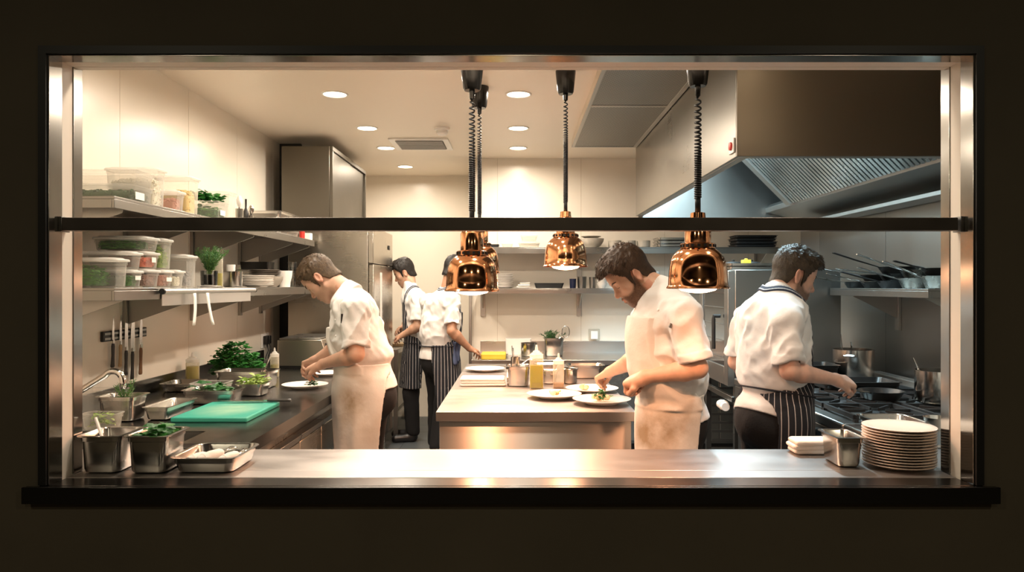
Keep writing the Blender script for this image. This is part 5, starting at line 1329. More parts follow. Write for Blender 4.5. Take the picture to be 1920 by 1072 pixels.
def slab(A, B, u, hw0, hw1, th, rnd=.006):
    """flat strip from A to B, half widths hw0 to hw1 along u"""
    A, B = V3(A), V3(B); ax = B - A; L = float(np.linalg.norm(ax)); ax = ax / L
    u = unit(V3(u) - ax * float(V3(u) @ ax)); w = np.cross(ax, u)
    def f(P):
        q = P - A; h = q @ ax; hw = hw0 + (hw1 - hw0) * np.clip(h / L, 0, 1)
        dx = np.abs(q @ u) - hw; dz = np.abs(q @ w) - th; dy = np.abs(h - L / 2) - L / 2
        m = np.maximum(np.maximum(dx, dz), dy)
        return np.where(m < 0, m, np.sqrt(np.maximum(dx, 0) ** 2 + np.maximum(dy, 0) ** 2 + np.maximum(dz, 0) ** 2)) - rnd
    return f
def union(items):
    """items: (function, blend radius); negative blends are cut-outs given as ('cut', f, k)"""
    def f(P):
        d = None
        for it in items:
            if it[0] == 'cut': d = smax(d, -it[1](P), it[2])
            elif it[0] == 'and': d = smax(d, it[1](P), it[2])
            else:
                v = it[0](P); d = v if d is None else smin(d, v, it[1])
        return d
    return f
def mesh_sdf(f, lo, hi, h, B=8, margin=1.6):
    lo, hi = V3(lo), V3(hi)
    nb = np.maximum(np.ceil((hi - lo) / (h * B)).astype(int), 1); n = nb * B
    bi = np.stack(np.meshgrid(*[np.arange(k) for k in nb], indexing='ij'), -1).reshape(-1, 3)
    cen = lo + (bi * B + (B - 1) / 2).astype(F4) * F4(h)
    D = f(cen.astype(F4))
    act = np.abs(D) < B * h * .87 * margin + .004
    vol = np.broadcast_to(D.reshape(nb)[:, None, :, None, :, None], (nb[0], B, nb[1], B, nb[2], B)).astype(F4).copy()
    off = np.stack(np.meshgrid(*[np.arange(B)] * 3, indexing='ij'), -1).reshape(-1, 3)
    ids = np.nonzero(act)[0]
    for s in range(0, len(ids), 600):
        k = ids[s:s + 600]
        P = (lo + ((bi[k] * B)[:, None, :] + off[None]).astype(F4) * F4(h)).reshape(-1, 3).astype(F4)
        d = f(P).reshape(len(k), B, B, B)
        b = bi[k]
        for j in range(len(k)): vol[b[j, 0], :, b[j, 1], :, b[j, 2], :] = d[j]
    vol = vol.reshape(n[0], n[1], n[2])
    ins = vol < 0
    c = [ins[i:n[0] - 1 + i, j:n[1] - 1 + j, k:n[2] - 1 + k] for i in (0, 1) for j in (0, 1) for k in (0, 1)]
    allin = c[0].copy(); anyin = c[0].copy()
    for x in c[1:]: allin &= x; anyin |= x
    cells = np.argwhere(anyin & ~allin)
    idx = -np.ones((n[0] - 1, n[1] - 1, n[2] - 1), dtype=np.int32)
    idx[cells[:, 0], cells[:, 1], cells[:, 2]] = np.arange(len(cells))
    val = {}
    for i in (0, 1):
        for j in (0, 1):
            for k in (0, 1): val[i, j, k] = vol[cells[:, 0] + i, cells[:, 1] + j, cells[:, 2] + k]
    acc = np.zeros((len(cells), 3), F4); cnt = np.zeros(len(cells), F4)
    for ax in range(3):
        for p in (0, 1):
            for q in (0, 1):
                a = [0, 0, 0]; o = [x for x in range(3) if x != ax]; a[o[0]], a[o[1]] = p, q; b = list(a); b[ax] = 1
                va, vb = val[tuple(a)], val[tuple(b)]; m = (va < 0) != (vb < 0)
                t = np.where(m, va / np.where(m, va - vb, 1), 0)
                pos = np.zeros((len(cells), 3), F4); pos[:, o[0]] = p; pos[:, o[1]] = q; pos[:, ax] = t
                acc += pos * m[:, None]; cnt += m
    verts = lo + (cells + acc / np.maximum(cnt, 1)[:, None]).astype(F4) * F4(h)
    quads = []
    for ax in range(3):
        o = [x for x in range(3) if x != ax]
        sl0 = [slice(1, -1)] * 3; sl0[ax] = slice(0, -1); sl1 = list(sl0); sl1[ax] = slice(1, None)
        A_, B_ = ins[tuple(sl0)], ins[tuple(sl1)]
        for flip, m in ((False, A_ & ~B_), (True, ~A_ & B_)):
            e = np.argwhere(m)
            for d in range(3):
                if d != ax: e[:, d] += 1
            def cell(du, dv):
                q = e.copy(); q[:, o[0]] -= du; q[:, o[1]] -= dv; return idx[q[:, 0], q[:, 1], q[:, 2]]
            q = np.stack([cell(0, 0), cell(1, 0), cell(1, 1), cell(0, 1)], 1)
            if flip ^ (ax == 1): q = q[:, ::-1]
            quads.append(q)
    quads = np.concatenate(quads); quads = quads[(quads >= 0).all(1)]
    return verts, quads
def np_object(name, verts, quads, mat, parent=None, attrs=None, loc=None, relax=0):
    me = bpy.data.meshes.new(name)
    if relax:
        verts = verts.copy()
        for _ in range(relax):
            s = np.zeros_like(verts); c = np.zeros(len(verts), F4)
            for a, b in ((0, 1), (1, 2), (2, 3), (3, 0)):
                np.add.at(s, quads[:, a], verts[quads[:, b]]); np.add.at(c, quads[:, a], 1)
                np.add.at(s, quads[:, b], verts[quads[:, a]]); np.add.at(c, quads[:, b], 1)
            verts = verts * .5 + .5 * s / np.maximum(c, 1)[:, None]
    o0 = np.zeros(3, F4) if loc is None else V3(loc)
    me.vertices.add(len(verts)); me.vertices.foreach_set('co', (verts - o0).astype(F4).ravel())
    me.loops.add(quads.size); me.loops.foreach_set('vertex_index', quads.astype(np.int32).ravel())
    me.polygons.add(len(quads)); me.polygons.foreach_set('loop_start', np.arange(0, quads.size, 4, dtype=np.int32))
    me.update(calc_edges=True)
    me.shade_smooth()
    me.materials.append(mat)
    for k, v in (attrs or {}).items():
        at = me.attributes.new(k, 'FLOAT', 'POINT'); at.data.foreach_set('value', v.astype(F4))
    o = bpy.data.objects.new(name, me); C.objects.link(o)
    if parent is not None: o.parent = parent
    elif loc is not None: o.location = loc
    return o

class Head:
    def __init__(s, c, hw, pitch, roll=0.0, k=1.0):
        hw = unit(hw); z = V3((0, 0, 1)); p = math.radians(pitch)
        s.c, s.k = V3(c), F4(k)
        s.f = math.cos(p) * hw - math.sin(p) * z; s.u = math.sin(p) * hw + math.cos(p) * z; s.l = np.cross(s.u, s.f)
        r = math.radians(roll); l, u = s.l, s.u
        s.l = math.cos(r) * l + math.sin(r) * u; s.u = math.cos(r) * u - math.sin(r) * l
        s.R = np.stack([s.f, s.l, s.u], 1).astype(F4)
    def w(s, x, y, z): return s.c + s.k * (s.f * x + s.l * y + s.u * z)
    def loc(s, P): return ((P - s.c) @ s.R) / s.k
def head_local(slim=1.0):
    it = [(ell((-.008, 0, .045), (.096, .0755, .087)), 0), (ell((.025, 0, .052), (.062, .062, .062)), .03), (ell((.035, 0, -.012), (.052, .058, .058)), .03),
          (ell((.036, 0, -.058), (.046, .043, .046)), .03)]
    for s in (1, -1):
        it += [(rc((.008, s * .050, -.055), (.066, s * .02, -.094), .017, .014), .03), (sph((.056, s * .042, -.008), .021), .025)]
    it += [(sph((.071, 0, -.094), .0185), .025), (ell((.068, 0, -.052), (.027, .030, .030)), .025)]
    for s in (1, -1): it += [(rc((.079, s * .010, .031), (.066, s * .046, .030), .0115, .010), .018)]
    for s in (1, -1): it += [('cut', sph((.103, s * .031, .014), .020), .018), (ell((.0735, s * .0305, .013), (.0135, .0155, .0115)), .006)]
    it += [(rc((.083, 0, .020), (.1045, 0, -.018), .0075, .0100), .012), (sph((.1055, 0, -.0215), .0105), .008), (sph((.094, .0115, -.027), .0082), .007), (sph((.094, -.0115, -.027), .0082), .007)]
    it += [(rc((.0965, 0, -.0495), (.083, .021, -.0545), .0062, .0030), .006), (rc((.0965, 0, -.0495), (.083, -.021, -.0545), .0062, .0030), .006),
           (rc((.094, 0, -.0635), (.082, .019, -.0585), .0070, .0030), .006), (rc((.094, 0, -.0635), (.082, -.019, -.0585), .0070, .0030), .006)]
    for s in (1, -1): it += [('cut', rc((.1015, 0, -.0565), (.086, s * .024, -.0562), .0013, .001), .004)]
    for s in (1, -1): it += [('cut', sph((.0985, s * .007, -.0345), .0038), .004)]
    for s in (1, -1):
        a, b = math.radians(14), math.radians(24) * s
        ex = V3((math.cos(a), 0, math.sin(a))); ez = V3((-math.sin(a), 0, math.cos(a)))
        ey = V3((-math.sin(b) * ex[0], s * math.cos(b), -math.sin(b) * ex[2] * 0)); ey = unit(ey)
        ex = unit(np.cross(ey, ez)) if s > 0 else unit(np.cross(ez, ey)) * -1; ez = unit(np.cross(ex, ey))
        R = np.stack([ex, ey, ez], 1)
        c = V3((-.010, s * .0800, .004))
        it += [(ell(c, (.0185, .0075, .0330), R), .006), ('cut', ell(c + V3((.003, s * .0085, .002)), (.0115, .0075, .0205), R), .003), (ell(c + V3((.001, s * .002, -.027)), (.0085, .006, .0085), R), .005)]
    return union(it)
HEADF = head_local()
SKULL = union([(ell((-.008, 0, .045), (.096, .0755, .087)), 0), (ell((.025, 0, .052), (.062, .062, .062)), .03), (ell((.0, 0, -.012), (.075, .066, .058)), .03), (ell((-.035, 0, -.05), (.058, .056, .06)), .03)])
def np_interp(x, xs, ys): return np.interp(x, xs, ys).astype(F4)
def hair_fn(top=.024, side=.006, quiff=.012, seed=0, low=0.0):
    """short hair as a volume over the skull, cut along a hairline"""
    def f(Q):
        x, y, z = Q[:, 0], Q[:, 1], Q[:, 2]
        th = np_interp(z + .25 * x, [-.05, .02, .07, .12], [side * .45, side, side + (top - side) * .5, top])
        th = th + quiff * np.clip((x - .02) / .06, 0, 1) * np.clip((z - .06) / .04, 0, 1)
        n = vnoise(np.stack([x * 30 + seed, y * 75, (z + x * .6) * 30], 1)) * .5 + vnoise(np.stack([x * 70 + seed, y * 160, (z + x * .6) * 70], 1)) * .35
        d = SKULL(Q) - th * (1 + .45 * n)
        hl = np_interp(x, [-.11, -.075, -.04, -.028, -.012, .004, .012, .022, .030, .034, .048, .066, .085, .11], [-.062, -.062 + low, -.045 + low, -.015, .030, .036, .022, -.030, -.034, .030, .046, .066, .078, .080])
        hl = hl + .004 * n - .006 * np.clip(np.abs(y) / .05, 0, 1) * np.clip((x - .05) / .02, 0, 1) * -2
        return smax(d, (hl - z) * .8, .006)
    return f
def hand_items(wr, kn, n, s, curls, thumb, k=1.0, spread=.10, splay=(0, 0, 0, 0)):
    """wr wrist, kn middle knuckle, n direction the palm faces, s = +1 when the thumb lies on the side of n x d"""
    wr, kn = V3(wr), V3(kn); d = unit(kn - wr); n = unit(V3(n) - d * float(V3(n) @ d)); t = np.cross(n, d) * s
    it = []
    offs = (.0285, .0095, -.0095, -.0270); back = (-.003, 0, -.004, -.012); lens = (.070, .078, .072, .056); rad = (.0086, .0088, .0083, .0074)
    K = [kn + k * (t * o + d * b) for o, b in zip(offs, back)]
    palm = [(rc(wr, wr + d * .01 * k, .023 * k, .022 * k), 0)]
    for i, q in enumerate(K): palm.append((rc(wr + t * offs[i] * .5 * k + d * .012 * k, q, .0155 * k, .0118 * k), .016 * k))
    palm.append((rc(wr + d * .02 * k + t * .018 * k + n * .006 * k, wr + d * .055 * k + t * .022 * k + n * .008 * k, .017 * k, .013 * k), .016 * k))
    for i, q in enumerate(K):
        c1, c2, c3 = curls[i]; a = 0; p = q; L = lens[i] * k; r = rad[i] * k
        sd = unit(d + t * (spread * (1.5 - i) / 1.5 * .5 + splay[i]))
        for j, (fr, c) in enumerate(((.44, c1), (.31, c2), (.25, c3))):
            a += math.radians(c); dd = sd * math.cos(a) + n * math.sin(a); e = p + dd * L * fr
            palm.append((rc(p, e, r * (1 - .06 * j), r * (.95 - .08 * j)), .004 if j else .007)); p = e
    tb = wr + k * (d * .024 + t * .020 + n * .004); pts = [tb] + [kn + k * (d * a + t * b + n * c) for a, b, c in thumb]
    rr = [.0140, .0115, .0105, .0088]
    for j in range(3): palm.append((rc(pts[j], pts[j + 1], rr[j] * k, rr[j + 1] * k), .010 if j == 0 else .004))
    return palm
PINCH = [(46, 38, 20), (52, 42, 22), (58, 46, 26), (62, 50, 28)]
PINCH_T = [(-.030, .040, .022), (.000, .034, .036), (.026, .022, .045)]
FIST = [(62, 78, 40), (68, 82, 42), (72, 84, 44), (74, 84, 44)]
FIST_T = [(-.034, .038, .020), (-.006, .034, .034), (.020, .018, .036)]
RELAX = [(28, 30, 16), (34, 34, 18), (38, 36, 20), (42, 38, 22)]
RELAX_T = [(-.030, .044, .016), (-.004, .050, .026), (.022, .046, .032)]

def chef(cfg):
    """builds one person: skin body at top level, hair and clothes as children"""
    K = cfg['k']; hb, hj = cfg['res']
    w = unit(cfg['face']); z = V3((0, 0, 1)); left = np.cross(z, w)
    Yc = cfg['Y']
    TS = sections(cfg['sec'], Yc, w); TL = Loft(TS, left, w)
    lev = lambda y: TL.at(wz(y, Yc))[0]
    sp = {n: lev(y) for n, y in zip(('neck', 'chest', 'waist', 'hem'), cfg['levels'])}
    sp['hip'] = lev(cfg['levels'][3]) - V3((0, 0, .02)); sp['blouse'] = lev(cfg['levels'][2] - 22 * 3.6 / Yc); sp['tie'] = sp['waist']
    rad = {n: TL.at(float(sp[n][2]))[1:] for n in ('chest', 'waist', 'hem', 'blouse')}
    J = {n: V3(W(*p)) for n, p in cfg['joints'].items()}
    near = 1
    nearside = cfg['near']                       # 'l' or 'r'
    H = Head(W(*cfg['head']), cfg['look'], cfg['pitch'], cfg.get('roll', 0), cfg.get('hk', K))
    base = (float(sp['hip'][0]), float(sp['hip'][1]), 0.0)
    up_hip = sp['hip']; nb = sp['neck']; ch = sp['chest']; wa = sp['waist']
    skin = skin_mat('skin_' + cfg['key'], cfg['skin'], cfg.get('beardcol', (.07, .04, .025)))
    # --- body
    items = [(lambda P: HEADF(H.loc(P)) * H.k, 0), (rc(H.w(-.024, 0, -.03), nb, .053 * K, .054 * K), .03)]
    inner = Loft(TS, left, w, -.028); items.append((inner, .03))
    arms = []
    for s in 'lr':
        S, E, Wr = J['s' + s], J['e' + s], J['w' + s]
        fe = E + (Wr - E) * .25
        a = [(rc(S, E, .049 * K, .0395 * K), .04), (rc(E, fe, .0395 * K, .0425 * K), .02), (rc(fe, Wr, .0425 * K, .0265 * K), .02)]
        arms += a
        hp = cfg['hand' + s]
        a += [(union(hand_items(Wr, W(*hp['kn']), hp['n'], hp['s'], hp['curl'], hp['thumb'], K * hp.get('k', 1.0), hp.get('spread', .1))), .014)]
        items += a
        items.append((rc(S, ch + (nb - ch) * .5, .05 * K, .045 * K), .03))
    fn = union(items)
    pts = np.array([H.w(x, y, zz) for x in (-.13, .14) for y in (-.1, .1) for zz in (-.13, .15)] + [J[n] for n in J] + [V3(W(*cfg['hand' + s]['kn'])) for s in 'lr'] + [wa])
    lo, hi = pts.min(0) - .12, pts.max(0) + .12
    vv, qq = mesh_sdf(fn, lo, hi, hb)
    L = H.loc(vv); x, y, zz = L[:, 0], L[:, 1], L[:, 2]
    inh = (np.abs(y) < .095) & (zz > -.13) & (x > -.12) & (x < .13)
    mouth = np.exp(-(((np.abs(y)) / .018) ** 4 + ((zz + .0568) / .0095) ** 4)) * (x > .075)
    beard = np.zeros(len(vv), F4)
    if cfg.get('beard', 0):
        line = np_interp(x, [-.02, .010, .022, .05, .075, .088, .12], [.012, .010, -.012, -.038, -.042, -.034, -.034])
        beard = np.clip((line - zz) / .014 + .25, 0, 1) * np.clip((x - .000) / .012 + .2, 0, 1) * np.clip((zz + .128) / .02, 0, 1) * inh * (1 - mouth) * cfg['beard']
    flush = inh * (mouth * .8 + .45 * np.exp(-(((x - .104) / .02) ** 2 + (y / .02) ** 2 + ((zz + .022) / .016) ** 2)) + .5 * ((np.abs(y) > .070) & (np.abs(x) < .035) & (zz < .045)))
    person = np_object('person', vv, qq, skin, None, dict(beard=beard, flush=np.clip(flush, 0, 1)), base, relax=1)
    tag(person, cfg['label'], 'person', 'kitchen staff')
    def child(name, v, q, m, attrs=None, label=None, relax=0):
        o = np_object(name, v, q, m, person, attrs, base, relax)
        if label: o['label'] = label
        return o
    # --- hair
    hf = hair_fn(*cfg['hair'], seed=cfg['seed'])
    hl, hh = np.array((-.125, -.105, -.085), F4), np.array((.125, .105, .165), F4)
    hv, hq = mesh_sdf(hf, hl, hh, .0032 if hb < .005 else .006)
    R = np.random.RandomState(cfg['seed'])
    tri = []
    hm = hair_mat('hair_' + cfg['key'], *cfg['haircol'])
    wv = H.c + H.k * (hv @ H.R.T)
    mb_v, mb_q = [], []
    if cfg.get('strands', 0):
        pick = R.randint(0, len(hv), cfg['strands'])
        g = hv[pick]
        e = 1e-3
        grad = np.stack([hf(g + V3((e, 0, 0))) - hf(g - V3((e, 0, 0))), hf(g + V3((0, e, 0))) - hf(g - V3((0, e, 0))), hf(g + V3((0, 0, e))) - hf(g - V3((0, 0, e)))], 1)
        grad /= np.maximum(np.linalg.norm(grad, axis=1), 1e-6)[:, None]
        crown = V3((-.045, 0, .12))
        flow = g - crown; flow += R.randn(*flow.shape) * .012
        ft = np.clip((g[:, 2] - .05) / .05, 0, 1)[:, None]
        flow = flow / np.maximum(np.linalg.norm(flow, axis=1), 1e-6)[:, None] * (1 - .5 * ft) + V3((1, .15, -.35)) * .45 * ft
        flow -= grad * np.einsum('ij,ij->i', flow, grad)[:, None]; flow /= np.maximum(np.linalg.norm(flow, axis=1), 1e-6)[:, None]
        side = np.cross(grad, flow)
        Ln = (.006 + .010 * np.clip((g[:, 2] - .0) / .1, 0, 1) * R.uniform(.5, 1.2, len(g)))[:, None]
        wd = .0011
        lift = (.05 + .20 * ft * R.rand(len(g), 1))
        p0 = g - grad * .002; p1 = g + flow * Ln * .55 + grad * Ln * lift * .5; p2 = g + flow * Ln + grad * Ln * lift * .7
        S = np.stack([p0 - side * wd, p0 + side * wd, p1 - side * wd, p1 + side * wd, p2 - side * wd * .2, p2 + side * wd * .2], 1).reshape(-1, 3)
        b = np.arange(len(g)) * 6 + len(hv)
        Q = np.concatenate([np.stack([b, b + 1, b + 3, b + 2], 1), np.stack([b + 2, b + 3, b + 5, b + 4], 1)])
        wv = np.concatenate([wv, H.c + H.k * (S.astype(F4) @ H.R.T)]); hq = np.concatenate([hq, Q])
    child('hair', wv.astype(F4), hq, hm)
    # --- eyebrows and lashes
    m = MB()
    def on_face(p, lift):
        p = V3(p)
        for _ in range(5):
            q = p[None]; d = float(HEADF(q)[0]) - lift
            g = np.array([float((HEADF(q + V3(ev) * .001) - HEADF(q - V3(ev) * .001))[0]) for ev in ((1, 0, 0), (0, 1, 0), (0, 0, 1))]); p = p - g / max(np.linalg.norm(g), 1e-6) * d
        return p
    for s in (1, -1):
        pts = [H.w(*on_face(p, .0006)) for p in ((.0905, s * .012, .0335), (.087, s * .024, .0385), (.0785, s * .036, .0385), (.068, s * .047, .0335))]
        m.tube([Vector(map(float, p)) for p in pts], [.0028 * K, .0038 * K, .0034 * K, .0016 * K], 8)
        pts = [H.w(*on_face(p, .0003)) for p in ((.0845, s * .0195, .0095), (.0868, s * .027, .0068), (.0852, s * .036, .0068), (.0775, s * .0445, .0092))]
        m.tube([Vector(map(float, p)) for p in pts], [.0008 * K, .0014 * K, .0015 * K, .0008 * K], 6)
    o = m.build('eyebrows', hm, None, smooth=3); o.parent = person; o.location = (-base[0], -base[1], 0)
    # --- jacket
    def folds(P, amp=1.0):
        a = P @ left; b = P @ w; c = P[:, 2]
        n = vnoise(np.stack([(a + c * .55) * 15 + cfg['seed'], (b + c * .35) * 15, c * 7], 1)); n2 = vnoise(np.stack([(a - c * .6) * 30, (b - c * .4) * 30 + cfg['seed'], c * 13], 1))
        return (.0125 * (1 - 2.4 * np.abs(n)) * .75 + .0055 * n2) * amp * np.clip((c - sp['waist'][2]) / .09, .25, 1) * np.clip((nb[2] + .01 - c) / .06, .15, 1)
    hb_, hf_ = cfg['hem']                          # height of the hem at the back and at the front
    zb_, zf_ = wz(hb_, Yc), wz(hf_, Yc)
    hc = sp['hem']; hr = rad['hem'][1]
    def hemcut(P):
        t = np.clip(((P - hc) @ w + hr) / (2 * hr), 0, 1); return zb_ + (zf_ - zb_) * t - P[:, 2]
    tj = [(TL, 0)]
    torso = TL
    hem = [('and', hemcut, .004)]
    sleeves = []; cuts = []; bands = []
    for s in 'lr':
        S, E = J['s' + s], J['e' + s]; t = cfg.get('sleeve', .84); Hm = S + (E - S) * t; ax = unit(E - S)
        sleeves.append((rc(S, ch + (nb - ch) * .55, .068 * K, .09 * K), .05))
        sleeves.append((union([(rc(S, Hm + ax * .06, .066 * K, .063 * K), 0), ('and', plane(Hm, ax), .004)]), .035))
        if hj < .008: bands.append((union([(rc(Hm - ax * .05, Hm + ax * .05, .0668 * K, .0668 * K), 0), ('and', plane(Hm, ax), .002), ('and', plane(Hm - ax * .026, -ax), .002)]), .0))
        cuts.append(('cut', union([(rc(Hm - ax * .03, E + ax * .04, .0475 * K, .0475 * K), 0)]), .004))
    nd = unit(H.w(-.02, 0, -.06) - nb)
    cw = nb + nd * .035 * K
    collar = union([(ecap(nb - nd * .03, nb + nd * .038 * K, left, (.066 * K, .065 * K), (.061 * K, .062 * K), .004), 0), ('cut', rc(nb - nd * .0, nb + nd * .12, .0555 * K, .0555 * K), .003), ('cut', union([(slab(cw + w * .05, cw + w * .12, left, .012, .012, .06, .002), 0)]), .004)])
    jk = union(tj + sleeves + bands + hem)
    def jf(P):
        d = jk(P) - folds(P)
        for c_, f_, k_ in cuts: d = smax(d, -f_(P), k_)
        return np.minimum(d, collar(P))
    pts = np.array([J['sl'], J['sr'], J['el'], J['er'], nb, ch, wa, sp['hem']]); e = .26
    lo, hi = pts.min(0) - e, pts.max(0) + e; lo[2] = min(zb_, zf_) - .03; hi[2] = float(nb[2]) + .12
    v, q = mesh_sdf(jf, lo, hi, hj)
    child('jacket', v, q, MT['jacket'], relax=1)
    # --- buttons and pocket pen
    # --- trousers and shoes
    legs = []; feet = cfg['feet']; hipr = TL.at(float(up_hip[2]))[1:]
    lt = [(ell(up_hip, (hipr[0] * .9, hipr[1] * .93, .16), np.stack([left, w, z], 1)), 0)]
    shoes = []
    for s, ft in zip((1, -1), feet):
        hipj = up_hip + left * .078 * K * s; ank = V3((ft[0], ft[1], .10)); kn_ = (hipj + ank) * .5 + w * .03
        lt += [(rc(hipj, kn_, .088 * K, .070 * K), .04), (rc(kn_, ank, .072 * K, .060 * K), .03)]
        fd = unit(V3((w[0], w[1], 0)) + left * .2 * s)
        shoes.append(union([(rc(ank + V3((0, 0, -.055)), ank + V3((0, 0, .0)), .045, .05), 0), (rc(ank + fd * .02 + V3((0, 0, -.06)), ank + fd * .17 + V3((0, 0, -.065)), .045, .040), .03), ('and', plane((0, 0, .002), (0, 0, -1)), .004)]))
    tf_ = union(lt + [('and', plane((0, 0, .06), (0, 0, -1)), .006)])
    tfn = lambda P: tf_(P) - folds(P, .8)
    pts = np.array([up_hip, wa] + [V3((f[0], f[1], .1)) for f in feet])
    v, q = mesh_sdf(tfn, pts.min(0) - .2, pts.max(0) + .2, max(hj, .007) * 1.25)
    child('trousers', v, q, MT['trousers'])
    for fz, sf in zip(feet, shoes):
        c_ = V3((fz[0], fz[1], .05)); v, q = mesh_sdf(sf, c_ - .26, c_ + .26, .009); child('shoe', v, q, MT['shoe'])
    # --- apron
    A = cfg['apron']
    amat = MT['apronwhite'] if A['kind'] == 'white' else MT['pinstripe']
    off = .018
    SK = Loft(sections(A['sec'], Yc, w), left, w, off)
    SKI = Loft(sections(A['sec'], Yc, w), left, w, off - (.012 if hj < .008 else .018))
    zt_ = float(sp['waist'][2]) + .012
    eo = sp['waist']
    ed = []
    for ex, ey in A['edge']:                       # where the sight line of the cloth edge meets the skirt surface
        R_ = np.array([W(ex, ey, Yc - .30 + .004 * i) for i in range(150)], dtype=F4); dd_ = SK(R_)
        hit = np.nonzero(dd_ < 0)[0]; ed.append(R_[hit[0]] if len(hit) else R_[int(np.argmin(dd_))])
    ez = [float(q_[2]) for q_ in ed][::-1]; edp = [float((q_ - eo) @ w) for q_ in ed][::-1]
    tilt = A.get('tilt', 0); nsgn = 1 if nearside == 'l' else -1
    def af(P):
        n = vnoise(np.stack([(P @ left) * 16 + 3, (P @ w) * 16, P[:, 2] * 3.2 + cfg['seed']], 1)); d = SK(P) - .010 * n * np.clip((eo[2] - P[:, 2]) / .15, 0, 1)
        dep = (P - eo) @ w
        lat_ = (P - eo) @ left * nsgn
        eg = np.interp(P[:, 2], ez, edp).astype(F4); t_ = np.clip(.5 - lat_ / .06, 0, 1); eg = eg + (np.maximum(eg, .03) - eg) * t_ * t_ * (3 - 2 * t_)
        d = smax(d, eg - dep, .004)
        d = smax(d, A['bottom'] - P[:, 2], .004); d = smax(d, P[:, 2] - zt_ - tilt * dep / .15, .004)
        d = smax(d, -(SKI(P) - .010 * n * np.clip((eo[2] - P[:, 2]) / .15, 0, 1)), .003)
        return smin(d, bib(P), .008)
    bt = lev(A['bibtop']); bw = sp['waist'] - z * .005
    tl = union(tj)
    bl0, bl1 = A['bibw']
    def bib(P):
        t = np.clip((bt[2] - P[:, 2]) / max(1e-3, bt[2] - bw[2]), 0, 1)
        ax = bt + (bw - bt) * t[:, None]
        q = P - ax; lat = np.abs(q @ left); dep = q @ w; t = t.astype(F4)
        d = tl(P) - .0205 - .003 * (1 - t) - .003 * vnoise(P * 17 + cfg['seed'])
        d = smax(d, lat - (bl0 + (bl1 - bl0) * t ** 2.2), .004)
        d = smax(d, P[:, 2] - bt[2], .004); d = smax(d, bw[2] - .035 - P[:, 2], .004)
        return smax(d, .02 - .085 * t ** 3 - dep, .004)
    e = .28
    pts = np.array([bt, wa]); lo, hi = pts.min(0) - e, pts.max(0) + e; lo[2] = A['bottom'] - .03; hi[2] = bt[2] + .04
    v, q = mesh_sdf(af, lo, hi, hj)
    th = np.arctan2((v - sp['waist']) @ left, (v - sp['waist']) @ w)
    stripe = th * (.19 * K) / A.get('pitch', .026)
    # stains of cooking on the belly of the white aprons
    st = np.zeros(len(v), F4)
    for (px, py, Y, r, k_) in A.get('stains', ()):
        c_ = V3(W(px, py, Y)); dv = (v - c_); dv[:, 1] *= .5
        st = np.maximum(st, 1.5 * k_ * np.exp(-(np.linalg.norm(dv, axis=1) / r) ** 2))
    child('apron', v, q, amat, dict(stripe=stripe, stain=st), 'white bib apron with cooking stains' if A['kind'] == 'white' else 'navy apron with white pinstripes', relax=1)
    # --- apron string round the waist and neck strap
    ring = []
    ms = MB()
    for i in range(41):
        a = 2 * PI * i / 40; p = sp['tie'] + left * math.cos(a) * (rad['waist'][0] + .014 + .008 * (math.sin(a) > -.2)) + w * math.sin(a) * (rad['waist'][1] + .014 + .008 * (math.sin(a) > -.2)) + z * A.get('tilt', 0) * math.sin(a)
        ring.append(Vector(map(float, p)))
    if A['kind'] == 'pin':
        ms.tube(ring, .011 * K, 8, flat=.4, up=(0, 0, 1), cap=False)
        o = ms.build('apron_string', MT['pinstripe_dark'], None, smooth=3); o.parent = person; o.location = (-base[0], -base[1], 0)
    if A['kind'] == 'white': cfg['person'] = person; cfg['H'] = H; cfg['jf'] = jf; cfg['frame'] = (w, left, sp, J, rad, base); return person
    nk = nb - w * (.080 * K) + z * .022
    sidep = nb + left * .090 * K - z * .006; cor = bt + left * bl0 * .85 + w * .10
    pn = unit(np.cross(sidep - nk, cor - nk)); pn = pn if pn[2] > 0 else -pn
    def pdist(P):                                  # both halves of the halter mirrored, joined by a soft bend behind the neck
        lat = (P - nb) @ left; fl = np.sqrt(lat * lat + (.032 * K) ** 2) - .012 * K
        return np.abs((P + (fl - lat)[:, None] * left - nk) @ pn), np.abs(lat)
    def sf(P):
        pd, lat = pdist(P)
        d = np.abs(jk(P) - .004) - .0055
        d = smax(d, pd - .0125 * K, .003); d = smax(d, (bt[2] - .004) - P[:, 2], .003)
        return smax(d, lat - .135 * K, .003)
    lo, hi = np.minimum(nk, bt) - .2, np.maximum(nk, bt) + .2; lo[2] = bt[2] - .03; hi[2] = nk[2] + .05
    v, q = mesh_sdf(sf, lo, hi, hj * .5)
    pd = pdist(v)[0]
    if len(v): child('neck_strap', v, q, MT['jacket'] if A['kind'] == 'white' else MT['strapnavy'], dict(edge=((pd > .0062 * K) & (pd < .0098 * K)).astype(F4)), relax=1)
    cfg['person'] = person; cfg['H'] = H; cfg['jf'] = jf; cfg['frame'] = (w, left, sp, J, rad, base)
    return person
def strap_mat():
    m, nt, N, L, b = new_mat('navy_strap_white_lines'); setp(b, rough=.8)
    at = N.new('ShaderNodeAttribute'); at.attribute_name = 'edge'
    L.new(mixc(N, L, at.outputs['Fac'], (.022, .03, .055), (.6, .6, .6)), b.inputs['Base Color']); return m
MT['strapnavy'] = strap_mat()
MT['pinstripe_dark'] = plain('navy_cotton', (.012, .013, .02), .85)
def attach(mb, name, mat, cfg, label=None, **k):
    o = mb.build(name, mat, None, **k); b = cfg['frame'][5]; o.parent = cfg['person']; o.location = (-b[0], -b[1], 0)
    if label: o['label'] = label
    return o
